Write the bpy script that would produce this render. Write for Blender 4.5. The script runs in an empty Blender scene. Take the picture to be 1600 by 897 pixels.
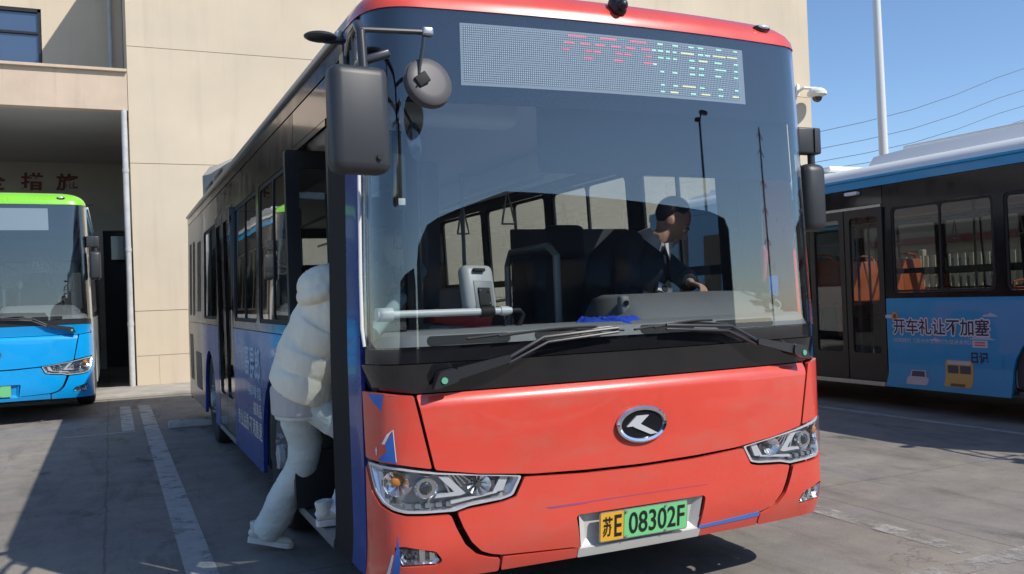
import bpy, bmesh, math, random
import numpy as np
from mathutils import Vector, Matrix, Quaternion
from mathutils.geometry import tessellate_polygon
random.seed(7)
R = math.radians
sc = bpy.context.scene
C = sc.collection

# ------------------------------------------------------------------ camera
cam = bpy.data.cameras.new('camera'); cam.sensor_width = 36.0
cam.lens = 36.0 * 1381.4 / 1600.0; cam.clip_start = 0.05; cam.clip_end = 2000
co = bpy.data.objects.new('camera', cam); C.objects.link(co); sc.camera = co
yaw, pit, rol = R(24.44), R(.56), R(-2.14)
v = Vector((math.sin(yaw)*math.cos(pit), math.cos(yaw)*math.cos(pit), math.sin(pit)))
r = Vector((math.cos(yaw), -math.sin(yaw), 0)); u = r.cross(v)
r2 = math.cos(rol)*r + math.sin(rol)*u; u2 = -math.sin(rol)*r + math.cos(rol)*u
m = Matrix((r2, u2, -v)).transposed().to_4x4(); m.translation = Vector((-2.22, -3.63, 1.5))
co.matrix_world = m

# ------------------------------------------------------------------ sky and sun
SUNV = Vector((.60, -.92, 1.0)).normalized()
el = math.asin(SUNV.z); az = math.atan2(SUNV.x, SUNV.y)
w = bpy.data.worlds.new('World'); sc.world = w; w.use_nodes = True
nt = w.node_tree; sky = nt.nodes.new('ShaderNodeTexSky'); sky.sky_type = 'NISHITA'
sky.sun_disc = False; sky.sun_elevation = el; sky.sun_rotation = az % (2*math.pi)
sky.air_density = .9; sky.dust_density = .25; sky.ozone_density = 5.0
nt.links.new(sky.outputs[0], nt.nodes['Background'].inputs[0])
nt.nodes['Background'].inputs[1].default_value = 0.15
sl = bpy.data.lights.new('sun', 'SUN'); sl.energy = 4.15; sl.angle = R(.5); sl.color = (1, .95, .86)
so = bpy.data.objects.new('sun', sl); C.objects.link(so); so.location = (10, -15, 20)
so.rotation_euler = SUNV.to_track_quat('Z', 'Y').to_euler()
sc.view_settings.view_transform = 'Standard'; sc.view_settings.look = 'None'
sc.view_settings.exposure = 0.16; sc.view_settings.gamma = 1.0
sc.cycles.use_denoising = True
sc.cycles.transparent_max_bounces = 24; sc.cycles.max_bounces = 8; sc.cycles.glossy_bounces = 5
sc.cycles.sample_clamp_indirect = 6; sc.cycles.caustics_reflective = False; sc.cycles.caustics_refractive = False

# ------------------------------------------------------------------ materials
def hexc(h):
    o = []
    for i in (0, 2, 4):
        c = int(h[i:i+2], 16)/255; o.append(c/12.92 if c <= .04045 else ((c+.055)/1.055)**2.4)
    return tuple(o)
def N(nt, t, **k):
    n = nt.nodes.new(t)
    for a, b in k.items(): setattr(n, a, b)
    return n
_M = {}
def mat(name, col, rough=.5, metal=0., coat=0., var=.0, vscale=6., bump=0., bscale=60., spec=.5, emit=0., rvar=0., sheen=0.):
    if name in _M: return _M[name]
    m = bpy.data.materials.new(name); m.use_nodes = True; nt = m.node_tree; b = nt.nodes['Principled BSDF']
    if isinstance(col, str): col = hexc(col)
    b.inputs['Base Color'].default_value = (*col, 1); b.inputs['Roughness'].default_value = rough
    b.inputs['Metallic'].default_value = metal; b.inputs['Coat Weight'].default_value = coat
    b.inputs['Coat Roughness'].default_value = .05
    b.inputs['Specular IOR Level'].default_value = spec
    if sheen: b.inputs['Sheen Weight'].default_value = sheen
    L = nt.links.new
    if var or bump or rvar:
        tc = N(nt, 'ShaderNodeTexCoord')
        no = N(nt, 'ShaderNodeTexNoise'); no.inputs['Scale'].default_value = vscale; no.inputs['Detail'].default_value = 7
        no.inputs['Roughness'].default_value = .62; L(tc.outputs['Object'], no.inputs['Vector'])
        if var:
            rp = N(nt, 'ShaderNodeMapRange'); rp.inputs[1].default_value = .3; rp.inputs[2].default_value = .7
            rp.inputs[3].default_value = 1-var; rp.inputs[4].default_value = 1+var*.6; L(no.outputs[0], rp.inputs[0])
            mx = N(nt, 'ShaderNodeVectorMath', operation='SCALE'); mx.inputs[0].default_value = col
            L(rp.outputs[0], mx.inputs['Scale']); L(mx.outputs[0], b.inputs['Base Color'])
        if rvar:
            r_ = N(nt, 'ShaderNodeMapRange'); r_.inputs[1].default_value = .35; r_.inputs[2].default_value = .65
            r_.inputs[3].default_value = max(rough-rvar, .02); r_.inputs[4].default_value = rough+rvar
            L(no.outputs[0], r_.inputs[0]); L(r_.outputs[0], b.inputs['Roughness'])
        if bump:
            n2 = N(nt, 'ShaderNodeTexNoise'); n2.inputs['Scale'].default_value = bscale; n2.inputs['Detail'].default_value = 5
            L(tc.outputs['Object'], n2.inputs['Vector'])
            bp = N(nt, 'ShaderNodeBump'); bp.inputs['Strength'].default_value = bump; bp.inputs['Distance'].default_value = .01
            L(n2.outputs[0], bp.inputs['Height']); L(bp.outputs[0], b.inputs['Normal'])
    if emit:
        b.inputs['Emission Color'].default_value = (*col, 1); b.inputs['Emission Strength'].default_value = emit
    _M[name] = m; return m
def glass(name, tint, refl=1.0, rough=0.0, wave=0.0):
    if name in _M: return _M[name]
    m = bpy.data.materials.new(name); m.use_nodes = True; nt = m.node_tree; nt.nodes.clear(); L = nt.links.new
    out = N(nt, 'ShaderNodeOutputMaterial'); mx = N(nt, 'ShaderNodeMixShader')
    tr = N(nt, 'ShaderNodeBsdfTransparent'); tr.inputs[0].default_value = (*tint, 1)
    gl = N(nt, 'ShaderNodeBsdfGlossy'); gl.inputs['Roughness'].default_value = rough; gl.inputs[0].default_value = (1, 1, 1, 1)
    fr = N(nt, 'ShaderNodeFresnel'); fr.inputs[0].default_value = 1.5
    mu = N(nt, 'ShaderNodeMath', operation='MULTIPLY', use_clamp=True); mu.inputs[1].default_value = refl
    geo = N(nt, 'ShaderNodeNewGeometry')
    # back faces see the same air/glass ratio as front faces
    fr2 = N(nt, 'ShaderNodeFresnel'); fr2.inputs[0].default_value = 1/1.5
    ms = N(nt, 'ShaderNodeMix'); ms.data_type = 'FLOAT'
    L(geo.outputs['Backfacing'], ms.inputs[0]); L(fr.outputs[0], ms.inputs[2])
    L(fr2.outputs[0], ms.inputs[3])
    L(ms.outputs[0], mu.inputs[0]); L(mu.outputs[0], mx.inputs[0]); L(tr.outputs[0], mx.inputs[1]); L(gl.outputs[0], mx.inputs[2])
    if wave:
        tc = N(nt, 'ShaderNodeTexCoord'); no = N(nt, 'ShaderNodeTexNoise'); no.inputs['Scale'].default_value = 1.6; no.inputs['Detail'].default_value = 1
        L(tc.outputs['Object'], no.inputs['Vector'])
        bp = N(nt, 'ShaderNodeBump'); bp.inputs['Strength'].default_value = wave; bp.inputs['Distance'].default_value = .02
        L(no.outputs[0], bp.inputs['Height']); L(bp.outputs[0], gl.inputs['Normal'])
    L(mx.outputs[0], out.inputs[0]); _M[name] = m; return m
def board_mat(name, base, dot, n=100.):
    """LED matrix: grey dots on a dark board, in the panel's own (s,z) UV in metres"""
    if name in _M: return _M[name]
    m = mat(name, base, .45); nt = m.node_tree; L = nt.links.new; b = nt.nodes['Principled BSDF']
    uv = N(nt, 'ShaderNodeUVMap'); sc_ = N(nt, 'ShaderNodeVectorMath', operation='SCALE'); sc_.inputs['Scale'].default_value = n
    fr = N(nt, 'ShaderNodeVectorMath', operation='FRACTION'); L(uv.outputs[0], sc_.inputs[0]); L(sc_.outputs[0], fr.inputs[0])
    sb = N(nt, 'ShaderNodeVectorMath', operation='SUBTRACT'); sb.inputs[1].default_value = (.5, .5, 0); L(fr.outputs[0], sb.inputs[0])
    ab = N(nt, 'ShaderNodeVectorMath', operation='ABSOLUTE'); L(sb.outputs[0], ab.inputs[0])
    sx = N(nt, 'ShaderNodeSeparateXYZ'); L(ab.outputs[0], sx.inputs[0])
    mxm = N(nt, 'ShaderNodeMath', operation='MAXIMUM'); L(sx.outputs[0], mxm.inputs[0]); L(sx.outputs[1], mxm.inputs[1])
    lt = N(nt, 'ShaderNodeMath', operation='LESS_THAN'); lt.inputs[1].default_value = .30; L(mxm.outputs[0], lt.inputs[0])
    mix = N(nt, 'ShaderNodeMix'); mix.data_type = 'RGBA'; mix.inputs[6].default_value = (*base, 1); mix.inputs[7].default_value = (*dot, 1)
    L(lt.outputs[0], mix.inputs[0]); L(mix.outputs[2], b.inputs['Base Color'])
    return m

# ------------------------------------------------------------------ mesh builder
class MB:
    def __init__(s): s.v = []; s.f = []; s.uv = None
    def add(s, vs, fs):
        o = len(s.v); s.v += [tuple(p) for p in vs]; s.f += [tuple(i+o for i in f) for f in fs]; return s
    def box(s, c, d, rot=None, bev=0.):
        hx, hy, hz = d[0]/2, d[1]/2, d[2]/2; c = Vector(c)
        if bev > 0:
            bev = min(bev, hx*.95, hy*.95, hz*.95)
            bm = bmesh.new(); bmesh.ops.create_cube(bm, size=1)
            for q in bm.verts: q.co = Vector((q.co.x*2*hx, q.co.y*2*hy, q.co.z*2*hz))
            bmesh.ops.bevel(bm, geom=bm.edges[:]+bm.verts[:], offset=bev, segments=3, profile=.5, affect='EDGES')
            bm.verts.ensure_lookup_table()
            vs = [q.co.copy() for q in bm.verts]; fs = [[q.index for q in f.verts] for f in bm.faces]; bm.free()
        else:
            vs = [Vector((x, y, z)) for x in (-hx, hx) for y in (-hy, hy) for z in (-hz, hz)]
            fs = [(0,1,3,2),(4,6,7,5),(0,4,5,1),(2,3,7,6),(0,2,6,4),(1,5,7,3)]
        if rot is not None: vs = [rot @ q for q in vs]
        return s.add([q+c for q in vs], fs)
    def cyl(s, a, b, r0, r1=None, n=16, cap=True):
        a = Vector(a); b = Vector(b); r1 = r0 if r1 is None else r1; d = (b-a).normalized()
        t = d.orthogonal().normalized(); w_ = d.cross(t); vs = []
        for p, rr in ((a, r0), (b, r1)):
            for i in range(n):
                q = 2*math.pi*i/n; vs.append(p + t*math.cos(q)*rr + w_*math.sin(q)*rr)
        fs = [(i, (i+1) % n, n+(i+1) % n, n+i) for i in range(n)]
        if cap: fs += [tuple(range(n-1, -1, -1)), tuple(range(n, 2*n))]
        return s.add(vs, fs)
    def tube(s, pts, rad, n=10, cap=True, ref=None, sx=1.0):
        """loft of (elliptic) rings along a path; rad: number or list of number / (ra, rb)"""
        pts = [Vector(p) for p in pts]; k = len(pts)
        rad = [rad]*k if not isinstance(rad, (list, tuple)) or (len(rad) == 2 and k != 2 and not isinstance(rad[0], tuple)) else list(rad)
        rad = [(q, q) if not isinstance(q, tuple) else q for q in rad]
        vs = []; t = None
        for i, p in enumerate(pts):
            d = (pts[min(i+1, k-1)] - pts[max(i-1, 0)]).normalized()
            if ref is not None:
                t = Vector(ref) - d*Vector(ref).dot(d); t.normalize()
            elif t is None: t = d.orthogonal().normalized()
            else: t = (t - d*t.dot(d)).normalized()
            w_ = d.cross(t)
            for j in range(n):
                q = 2*math.pi*j/n; vs.append(p + t*math.cos(q)*rad[i][0] + w_*math.sin(q)*rad[i][1])
        fs = [(a*n+j, a*n+(j+1) % n, (a+1)*n+(j+1) % n, (a+1)*n+j) for a in range(k-1) for j in range(n)]
        if cap: fs += [tuple(range(n-1, -1, -1)), tuple(range((k-1)*n, k*n))]
        return s.add(vs, fs)
    def ball(s, c, rad, rot=None, nu=16, nv=10, fn=None):
        c = Vector(c); rad = (rad,)*3 if not isinstance(rad, (tuple, list)) else rad; vs = [Vector((0, 0, 1))]
        for i in range(1, nv):
            a = math.pi*i/nv
            for j in range(nu):
                b = 2*math.pi*j/nu; vs.append(Vector((math.sin(a)*math.cos(b), math.sin(a)*math.sin(b), math.cos(a))))
        vs.append(Vector((0, 0, -1)))
        if fn: vs = [fn(q) for q in vs]
        vs = [Vector((q.x*rad[0], q.y*rad[1], q.z*rad[2])) for q in vs]
        if rot is not None: vs = [rot @ q for q in vs]
        fs = [(0, 1+j, 1+(j+1) % nu) for j in range(nu)]
        for i in range(nv-2):
            fs += [(1+i*nu+j, 1+(i+1)*nu+j, 1+(i+1)*nu+(j+1) % nu, 1+i*nu+(j+1) % nu) for j in range(nu)]
        l = len(vs)-1; fs += [(l, 1+(nv-2)*nu+(j+1) % nu, 1+(nv-2)*nu+j) for j in range(nu)]
        return s.add([q+c for q in vs], fs)
    def prism(s, poly, d0, d1, fn=None):
        """closed prism over a 2-D polygon; fn(a, b, d) -> point"""
        fn = fn or (lambda a, b, d: (a, b, d)); n = len(poly)
        tri = tessellate_polygon([[Vector((a, b, 0)) for a, b in poly]])
        vs = [fn(a, b, d0) for a, b in poly] + [fn(a, b, d1) for a, b in poly]
        fs = [tuple(t) for t in tri] + [tuple(i+n for i in reversed(t)) for t in tri]
        fs += [(i, (i+1) % n, n+(i+1) % n, n+i) for i in range(n)]
        return s.add(vs, fs)
    def warp(s, fn): s.v = [tuple(fn(*p)) for p in s.v]; return s
    def build(s, name, m, parent=None, smooth=35, fix=True):
        me = bpy.data.meshes.new(name); me.from_pydata(s.v, [], s.f); me.validate()
        if fix:
            bm = bmesh.new(); bm.from_mesh(me); bmesh.ops.recalc_face_normals(bm, faces=bm.faces); bm.to_mesh(me); bm.free()
        return finish(me, name, m, parent, smooth)
def finish(me, name, m, parent=None, smooth=35):
    if m is not None: me.materials.append(m)
    if smooth:
        me.polygons.foreach_set('use_smooth', [True]*len(me.polygons)); me.set_sharp_from_angle(angle=R(smooth))
    o = bpy.data.objects.new(name, me); C.objects.link(o)
    if parent is not None: o.parent = parent
    return o
def tag(o, label=None, cat=None, group=None, kind=None):
    if label: o['label'] = label
    if cat: o['category'] = cat
    if group: o['group'] = group
    if kind: o['kind'] = kind
    return o
def empty(name, loc=(0, 0, 0), rz=0):
    o = bpy.data.objects.new(name, None); C.objects.link(o); o.location = loc; o.rotation_euler = (0, 0, rz); o.empty_display_size = .2
    return o
from mathutils import noise as mnoise
def remesh(mb, name, m, parent, voxel=.008, smooth_it=2, wr=None):
    me = bpy.data.meshes.new(name+'_src'); me.from_pydata(mb.v, [], mb.f)
    bm = bmesh.new(); bm.from_mesh(me); bmesh.ops.recalc_face_normals(bm, faces=bm.faces); bm.to_mesh(me); bm.free()
    o = bpy.data.objects.new('tmp', me); C.objects.link(o)
    md = o.modifiers.new('r', 'REMESH'); md.mode = 'VOXEL'; md.voxel_size = voxel
    if smooth_it:
        s_ = o.modifiers.new('s', 'SMOOTH'); s_.iterations = smooth_it; s_.factor = .5
    dg = bpy.context.evaluated_depsgraph_get(); out = bpy.data.meshes.new_from_object(o.evaluated_get(dg)); out.name = name
    bpy.data.objects.remove(o); bpy.data.meshes.remove(me); out.materials.clear()
    if wr:
        nn = [Vector(q.normal) for q in out.vertices]
        for q, n_ in zip(out.vertices, nn):
            d = 0
            for fr, amp, st in wr:
                p_ = Vector((q.co.x*fr*st[0], q.co.y*fr*st[1], q.co.z*fr*st[2])); d += amp*(1-2*abs(mnoise.noise(p_)))
            q.co += n_*d
    return finish(out, name, m, parent, 180)
def text_polys(body, bold=0.0):
    c = bpy.data.curves.new('t', 'FONT'); c.body = body; c.offset = bold; c.resolution_u = 4
    o = bpy.data.objects.new('t', c); C.objects.link(o); bpy.context.view_layer.update()
    dg = bpy.context.evaluated_depsgraph_get(); me = bpy.data.meshes.new_from_object(o.evaluated_get(dg))
    v_ = np.array([q.co[:] for q in me.vertices]); f_ = [tuple(p.vertices) for p in me.polygons]
    bpy.data.objects.remove(o); bpy.data.curves.remove(c); bpy.data.meshes.remove(me)
    v_[:, 0] -= v_[:, 0].min(); v_[:, 1] -= v_[:, 1].min(); v_[:, 0] /= v_[:, 0].max(); v_[:, 1] /= v_[:, 1].max()
    return v_, f_
def text(name, body, box, m, parent, fn, bold=0., off=.003, slant=0.):
    """flat lettering: fills box (a0, b0, a1, b1) and is laid on a surface by fn(a, b, d)"""
    v_, f_ = text_polys(body, bold); a0, b0, a1, b1 = box
    mb = MB(); mb.add([fn(a0+(a1-a0)*p[0]+slant*p[1]*(b1-b0), b0+(b1-b0)*p[1], off) for p in v_], f_)
    return mb.build(name, m, parent, smooth=0, fix=False)

# ------------------------------------------------------------------ the bus shell as a surface S(s, z): s runs along the plan outline
def _prof():
    p = [(1.02*i/40, -.13+.052*(i/40)**2) for i in range(41)]; P = [(1.02, -.078), (1.16, -.064), (1.245, .0), (1.245, .22)]
    for i in range(1, 41):
        t = i/40; a = (1-t)**3; b = 3*(1-t)**2*t; c = 3*(1-t)*t*t; d = t**3
        p.append(tuple(a*P[0][k]+b*P[1][k]+c*P[2][k]+d*P[3][k] for k in (0, 1)))
    s = [0]
    for i in range(1, len(p)): s.append(s[-1]+math.hypot(p[i][0]-p[i-1][0], p[i][1]-p[i-1][1]))
    return np.array(p), np.array(s)
PT, SS = _prof(); SE = float(SS[-1])
def S(s, z):
    a = abs(s); g = -1 if s < 0 else 1
    if a > SE: x, y = g*1.245, .22+a-SE
    else: x, y = g*float(np.interp(a, SS, PT[:, 0])), float(np.interp(a, SS, PT[:, 1]))
    t = min(max((z-1.25)/1.5, 0), 1); x *= 1-.034*t
    if z > 1.25: y += .035*(z-1.25)/1.5
    if z < .5: y += .05*(.5-z)**2/.04
    return Vector((x, y, z))
def SN(s, z):
    e = .004; ds = S(s+e, z)-S(s-e, z); dz = S(s, z+e)-S(s, z-e); return ds.cross(dz).normalized()
def S3(s, z, d): return S(s, z) + SN(s, z)*d
def sy(y, side): return side*(SE + y - .22)          # s of a point on the flat side
def rrect(a0, b0, a1, b1, r, n=4):
    o = []
    for cx, cy, q in ((a1-r, b0+r, -90), (a1-r, b1-r, 0), (a0+r, b1-r, 90), (a0+r, b0+r, 180)):
        for i in range(n+1):
            t = R(q+90*i/n); o.append((cx+r*math.cos(t), cy+r*math.sin(t)))
    return o
def rnd(poly, r, n=4, keep=()):
    o = []; k = len(poly)
    for i, p in enumerate(poly):
        p = Vector(p); a = Vector(poly[i-1])-p; b = Vector(poly[(i+1) % k])-p
        q = min(r, a.length*.45, b.length*.45)
        if i in keep or a.length < 1e-6 or b.length < 1e-6: o.append(tuple(p)); continue
        A = p+a.normalized()*q; B = p+b.normalized()*q
        for j in range(n+1):
            t = j/n; o.append(tuple(A*(1-t)**2 + p*2*t*(1-t) + B*t*t))
    return o
def panel(name, poly, m, parent, off=0., thick=.018, holes=(), fn=None, cuts=None, bev=.004, closed=True, mirror=False, xz=()):
    """solid curved panel cut to an outline given in (s, z)"""
    fn = fn or S3
    if mirror: poly = [(-a, b) for a, b in poly]; holes = [[(-a, b) for a, b in h] for h in holes]
    bm = bmesh.new(); loops = [poly]+list(holes); ed = []; loopv = []
    for lp in loops:
        vs = [bm.verts.new((a, b, 0)) for a, b in lp]; loopv.append(vs)
        ed += [bm.edges.new((vs[i], vs[(i+1) % len(vs)])) for i in range(len(vs))]
    bmesh.ops.triangle_fill(bm, edges=ed, use_beauty=True, use_dissolve=False)
    s0 = min(a for a, b in poly); s1 = max(a for a, b in poly); z0 = min(b for a, b in poly); z1 = max(b for a, b in poly)
    if cuts is None:
        cs = [x for x in list(np.arange(-1.5, 1.51, .05))+list(np.arange(2, 12, .6))+list(-np.arange(2, 12, .6)) if s0+.004 < x < s1-.004]
        cz = [x for x in (.3, .35, .4, .45, .5, .8, 1.1, 1.25, 1.6, 2.0, 2.4)+tuple(xz) if z0+.004 < x < z1-.004]
    else: cs, cz = cuts
    for x in cs: bmesh.ops.bisect_plane(bm, geom=bm.verts[:]+bm.edges[:]+bm.faces[:], plane_co=(x, 0, 0), plane_no=(1, 0, 0), dist=1e-5)
    for x in cz: bmesh.ops.bisect_plane(bm, geom=bm.verts[:]+bm.edges[:]+bm.faces[:], plane_co=(0, x, 0), plane_no=(0, 1, 0), dist=1e-5)
    for f in bm.faces:
        if f.normal.z < 0: f.normal_flip()
    bm.verts.ensure_lookup_table(); bm.verts.index_update()
    flat = [(q.co.x, q.co.y) for q in bm.verts]; faces = [[q.index for q in f.verts] for f in bm.faces]
    be = [(l.vert.index, l.link_loop_next.vert.index) for f in bm.faces for l in f.loops if len(l.edge.link_faces) == 1]
    bm.free()
    V = [fn(a, b, off) for a, b in flat]; n = len(V); F = [tuple(f) for f in faces]
    if thick:
        V += [fn(a, b, off-thick) for a, b in flat]; F += [tuple(i+n for i in reversed(f)) for f in faces]
        base = len(V); idx = {}
        def wv(i, lay):
            if (i, lay) not in idx:
                idx[(i, lay)] = len(V); V.append(V[i] if lay == 0 else V[i+n])
            return idx[(i, lay)]
        for a, b in be: F.append((wv(b, 0), wv(a, 0), wv(a, 1), wv(b, 1)))
    me = bpy.data.meshes.new(name); me.from_pydata([tuple(q) for q in V], [], F)
    uvl = me.uv_layers.new(name='UVMap'); src = flat+(flat if thick else [])
    inv = {}
    if thick:
        for (i, lay), j in idx.items(): inv[j] = i
    for li, l in enumerate(me.loops):
        j = l.vertex_index
        uvl.data[li].uv = src[j] if j < len(src) else flat[inv[j]]
    return finish(me, name, m, parent, 40)

# ------------------------------------------------------------------ shared materials
M_black = mat('black gloss panel', (.012, .012, .014), .12, coat=.6, var=.2, rvar=.04)
M_trim = mat('black plastic trim', (.014, .014, .016), .42, var=.15)
M_frit = mat('black glass frit', (.005, .006, .011), .9, spec=.05)
M_bside = mat('black gloss side', (.010, .010, .012), .16, coat=.12, spec=.35, var=.2, rvar=.05)
M_rub = mat('black rubber', (.012, .012, .012), .7, var=.2, vscale=20)
M_mirror = mat('mirror housing grey', (.036, .037, .041), .42, bump=.1, bscale=400, var=.08)
M_arm = mat('painted dark arm', (.03, .03, .033), .3, coat=.2)
M_chrome = mat('chrome', (.8, .8, .82), .08, metal=1)
M_refl = mat('lamp reflector', (.92, .93, .95), .24, metal=1)
M_reflw = mat('lamp bezel', (.70, .71, .74), .28, metal=.35)
M_lampb = mat('lamp inner grey', (.38, .40, .43), .3, metal=.5)
M_lens = glass('clear lens', (.97, .98, .985), .6)
M_ws = glass('windscreen glass', (.88, .91, .92), 1.75)
M_side = glass('tinted side glass', (.72, .75, .76), 1.15, wave=.05)
M_sdark = glass('dark side glass', (.42, .44, .45), 1.25, wave=.06)
M_silver = mat('brushed silver', (.45, .45, .46), .3, metal=.8, var=.15, vscale=30)
M_white = mat('white plastic', (.72, .72, .70), .4, var=.05)
M_dash = mat('dashboard grey plastic', (.17, .17, .172), .55, bump=.2, bscale=250, var=.08)
M_dash2 = mat('dashboard light plastic', (.23, .23, .23), .5, bump=.2, bscale=250)
M_int = mat('interior panel grey', (.32, .32, .33), .55, var=.06)
M_intd = mat('interior dark grey', (.06, .06, .068), .6, var=.1)
M_ceil = mat('interior ceiling', (.80, .80, .80), .6)
M_floor = mat('interior floor', (.10, .10, .11), .6, var=.2)
M_rail = mat('grey hand rail', (.30, .33, .33), .3, metal=.3)
M_seatcol = {'dark': mat('dark seat', (.03, .032, .04), .6), 'orange': mat('orange plastic seat', (.75, .17, .04), .4)}
M_yel = mat('yellow sticker', (.72, .5, .05), .5)
M_amber = mat('amber bulb', (.55, .2, .03), .25)
M_under = mat('underbody', (.02, .02, .02), .8)
M_rimp = mat('painted steel rim', (.42, .42, .42), .4, var=.15, vscale=25)
M_tyre = mat('tyre rubber', (.022, .022, .023), .8, var=.25, vscale=14, bump=.3)
M_pyellow = mat('plate yellow', (.75, .40, .03), .4)
M_pgreen = mat('plate green', (.17, .60, .24), .4)
M_ink = mat('black ink', (.01, .01, .01), .5)
M_blind = mat('dark blind', (.004, .006, .012), .9, spec=.05)
M_board = board_mat('led board', (.10, .11, .12), (.66, .68, .70))
M_boardf = mat('led board frame', (.36, .38, .40), .5)
M_led = {'r': mat('red led', (.9, .08, .12), .4, emit=1.2), 'g': mat('green led', (.45, .95, .62), .4, emit=.9), 'y': mat('yellow led', (.85, .80, .35), .4, emit=.9)}
M_bluecloth = mat('blue cloth', (.02, .08, .60), .9, bump=.4, bscale=90, var=.3)
M_whitepaint = mat('white gloss', (.62, .62, .61), .2, coat=.4, var=.06)
def dirty(m, k=.22):
    nt = m.node_tree; L = nt.links.new; b = nt.nodes['Principled BSDF']; src = b.inputs['Base Color'].links[0].from_socket
    tc = N(nt, 'ShaderNodeTexCoord'); mp = N(nt, 'ShaderNodeMapping'); mp.inputs['Scale'].default_value = (1.2, 1.2, 3.2); L(tc.outputs['Object'], mp.inputs['Vector'])
    n_ = N(nt, 'ShaderNodeTexNoise'); n_.inputs['Scale'].default_value = 2.3; n_.inputs['Detail'].default_value = 11; n_.inputs['Roughness'].default_value = .72; L(mp.outputs[0], n_.inputs['Vector'])
    r_ = N(nt, 'ShaderNodeMapRange'); L(n_.outputs[0], r_.inputs[0]); r_.inputs[1].default_value = .48; r_.inputs[2].default_value = .80; r_.inputs[3].default_value = 0; r_.inputs[4].default_value = k*2
    n2 = N(nt, 'ShaderNodeTexVoronoi'); n2.inputs['Scale'].default_value = 34; L(tc.outputs['Object'], n2.inputs['Vector'])
    r2_ = N(nt, 'ShaderNodeMapRange'); L(n2.outputs[0], r2_.inputs[0]); r2_.inputs[1].default_value = .06; r2_.inputs[2].default_value = .02; r2_.inputs[3].default_value = 0; r2_.inputs[4].default_value = .35
    ad = N(nt, 'ShaderNodeMath', operation='ADD', use_clamp=True); L(r_.outputs[0], ad.inputs[0]); L(r2_.outputs[0], ad.inputs[1])
    mx = N(nt, 'ShaderNodeMix'); mx.data_type = 'RGBA'; L(ad.outputs[0], mx.inputs[0]); L(src, mx.inputs[6]); mx.inputs[7].default_value = (.30, .21, .16, 1); L(mx.outputs[2], b.inputs['Base Color'])
    return m
def paint(name, c): return mat(name, c, .3, coat=.7, var=.045, vscale=2.5, rvar=.05)

REDLED = [(-.289,-.19,2.682),(-.117,-.023,2.682),(.051,.149,2.682),(-.311,-.257,2.648),(-.224,-.17,2.648),(-.144,-.089,2.648),(-.056,0,2.648),(.026,.082,2.648),(.115,.172,2.648),(-.317,-.282,2.616),(-.199,-.161,2.616),(-.152,-.114,2.616),(-.031,.007,2.616),(.018,.056,2.616),(.14,.176,2.616),(-.208,-.161,2.584),(-.045,.009,2.584),(.126,.183,2.584),]
GRNLED = [(.214,.246,2.682),(.305,.339,2.682),(.404,.438,2.683),(.464,.5,2.684),(.584,.619,2.686),(.7,.726,2.688),(.179,.204,2.649),(.213,.246,2.649),(.262,.287,2.649),(.304,.328,2.649),(.463,.497,2.651),(.508,.54,2.651),(.213,.246,2.616),(.261,.287,2.616),(.304,.329,2.616),(.405,.438,2.617),(.568,.617,2.619),(.698,.724,2.622),(.182,.203,2.582),(.404,.437,2.582),(.463,.496,2.582),(.569,.642,2.585),(.696,.721,2.586),(.222,.245,2.549),(.295,.326,2.549),(.402,.437,2.549),(.46,.493,2.551),(.567,.605,2.552),(.693,.72,2.554),(.221,.244,2.485),(.296,.324,2.485),(.462,.492,2.486),(.582,.612,2.487),(.694,.718,2.489),(.219,.242,2.453),(.402,.435,2.453),(.58,.612,2.455)]
YELLED = [(.354,.438,2.650),(.559,.644,2.653),(.653,.723,2.655),(.464,.522,2.620),(.353,.436,2.487),(.276,.325,2.453),(.469,.527,2.455),(.676,.718,2.457)]

HOOD = [(-1.062,1.094),(-.9,1.094),(0,1.094),(.9,1.094),(1.062,1.094),(.995,.776),(.80,.742),(.55,.716),(.30,.706),(0,.701),(-.30,.706),(-.55,.716),(-.80,.742),(-.995,.776)]
HEAD = [(-1.337,.810),(-1.240,.803),(-1.142,.793),(-.988,.763),(-.800,.737),(-.606,.712),(-.650,.632),(-.700,.620),(-.763,.615),(-.850,.608),(-.915,.592),(-1.043,.597),(-1.130,.603),(-1.185,.617),(-1.240,.644),(-1.285,.690)]
CORNER_UP = [(-1.360,1.112),(-1.217,1.107),(-1.076,1.094),(-1.010,.782),(-1.142,.808),(-1.240,.818),(-1.345,.828)]
LOW_C = [(-.595,.706),(-.30,.690),(0,.686),(.30,.690),(.595,.706),(.640,.622),(.700,.608),(.763,.602),(.850,.596),(.905,.585),(.880,.52),(.846,.455),(.80,.408),(.75,.388),(.700,.378),(.36,.362),(.325,.345),(.352,.500),(.338,.510),(-.338,.510),(-.352,.500),(-.325,.345),(-.36,.362),(-.700,.378),(-.75,.388),(-.80,.408),(-.846,.455),(-.880,.52),(-.905,.585),(-.850,.596),(-.763,.602),(-.700,.608),(-.640,.622)]
CORNER_LO = [(-1.348,.795),(-1.296,.684),(-1.250,.634),(-1.190,.606),(-1.130,.591),(-1.043,.585),(-.935,.580),(-.912,.52),(-.874,.445),(-.82,.392),(-.76,.370),(-.712,.360),(-.712,.300),(-.95,.300),(-1.150,.300),(-1.360,.300)]
LIP = [(-.700,.366),(-.335,.352),(-.335,.306),(-.700,.303)]
FOG = [(-1.177,.456),(-1.136,.459),(-1.010,.428),(-.982,.390),(-.996,.375),(-1.146,.380)]

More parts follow.
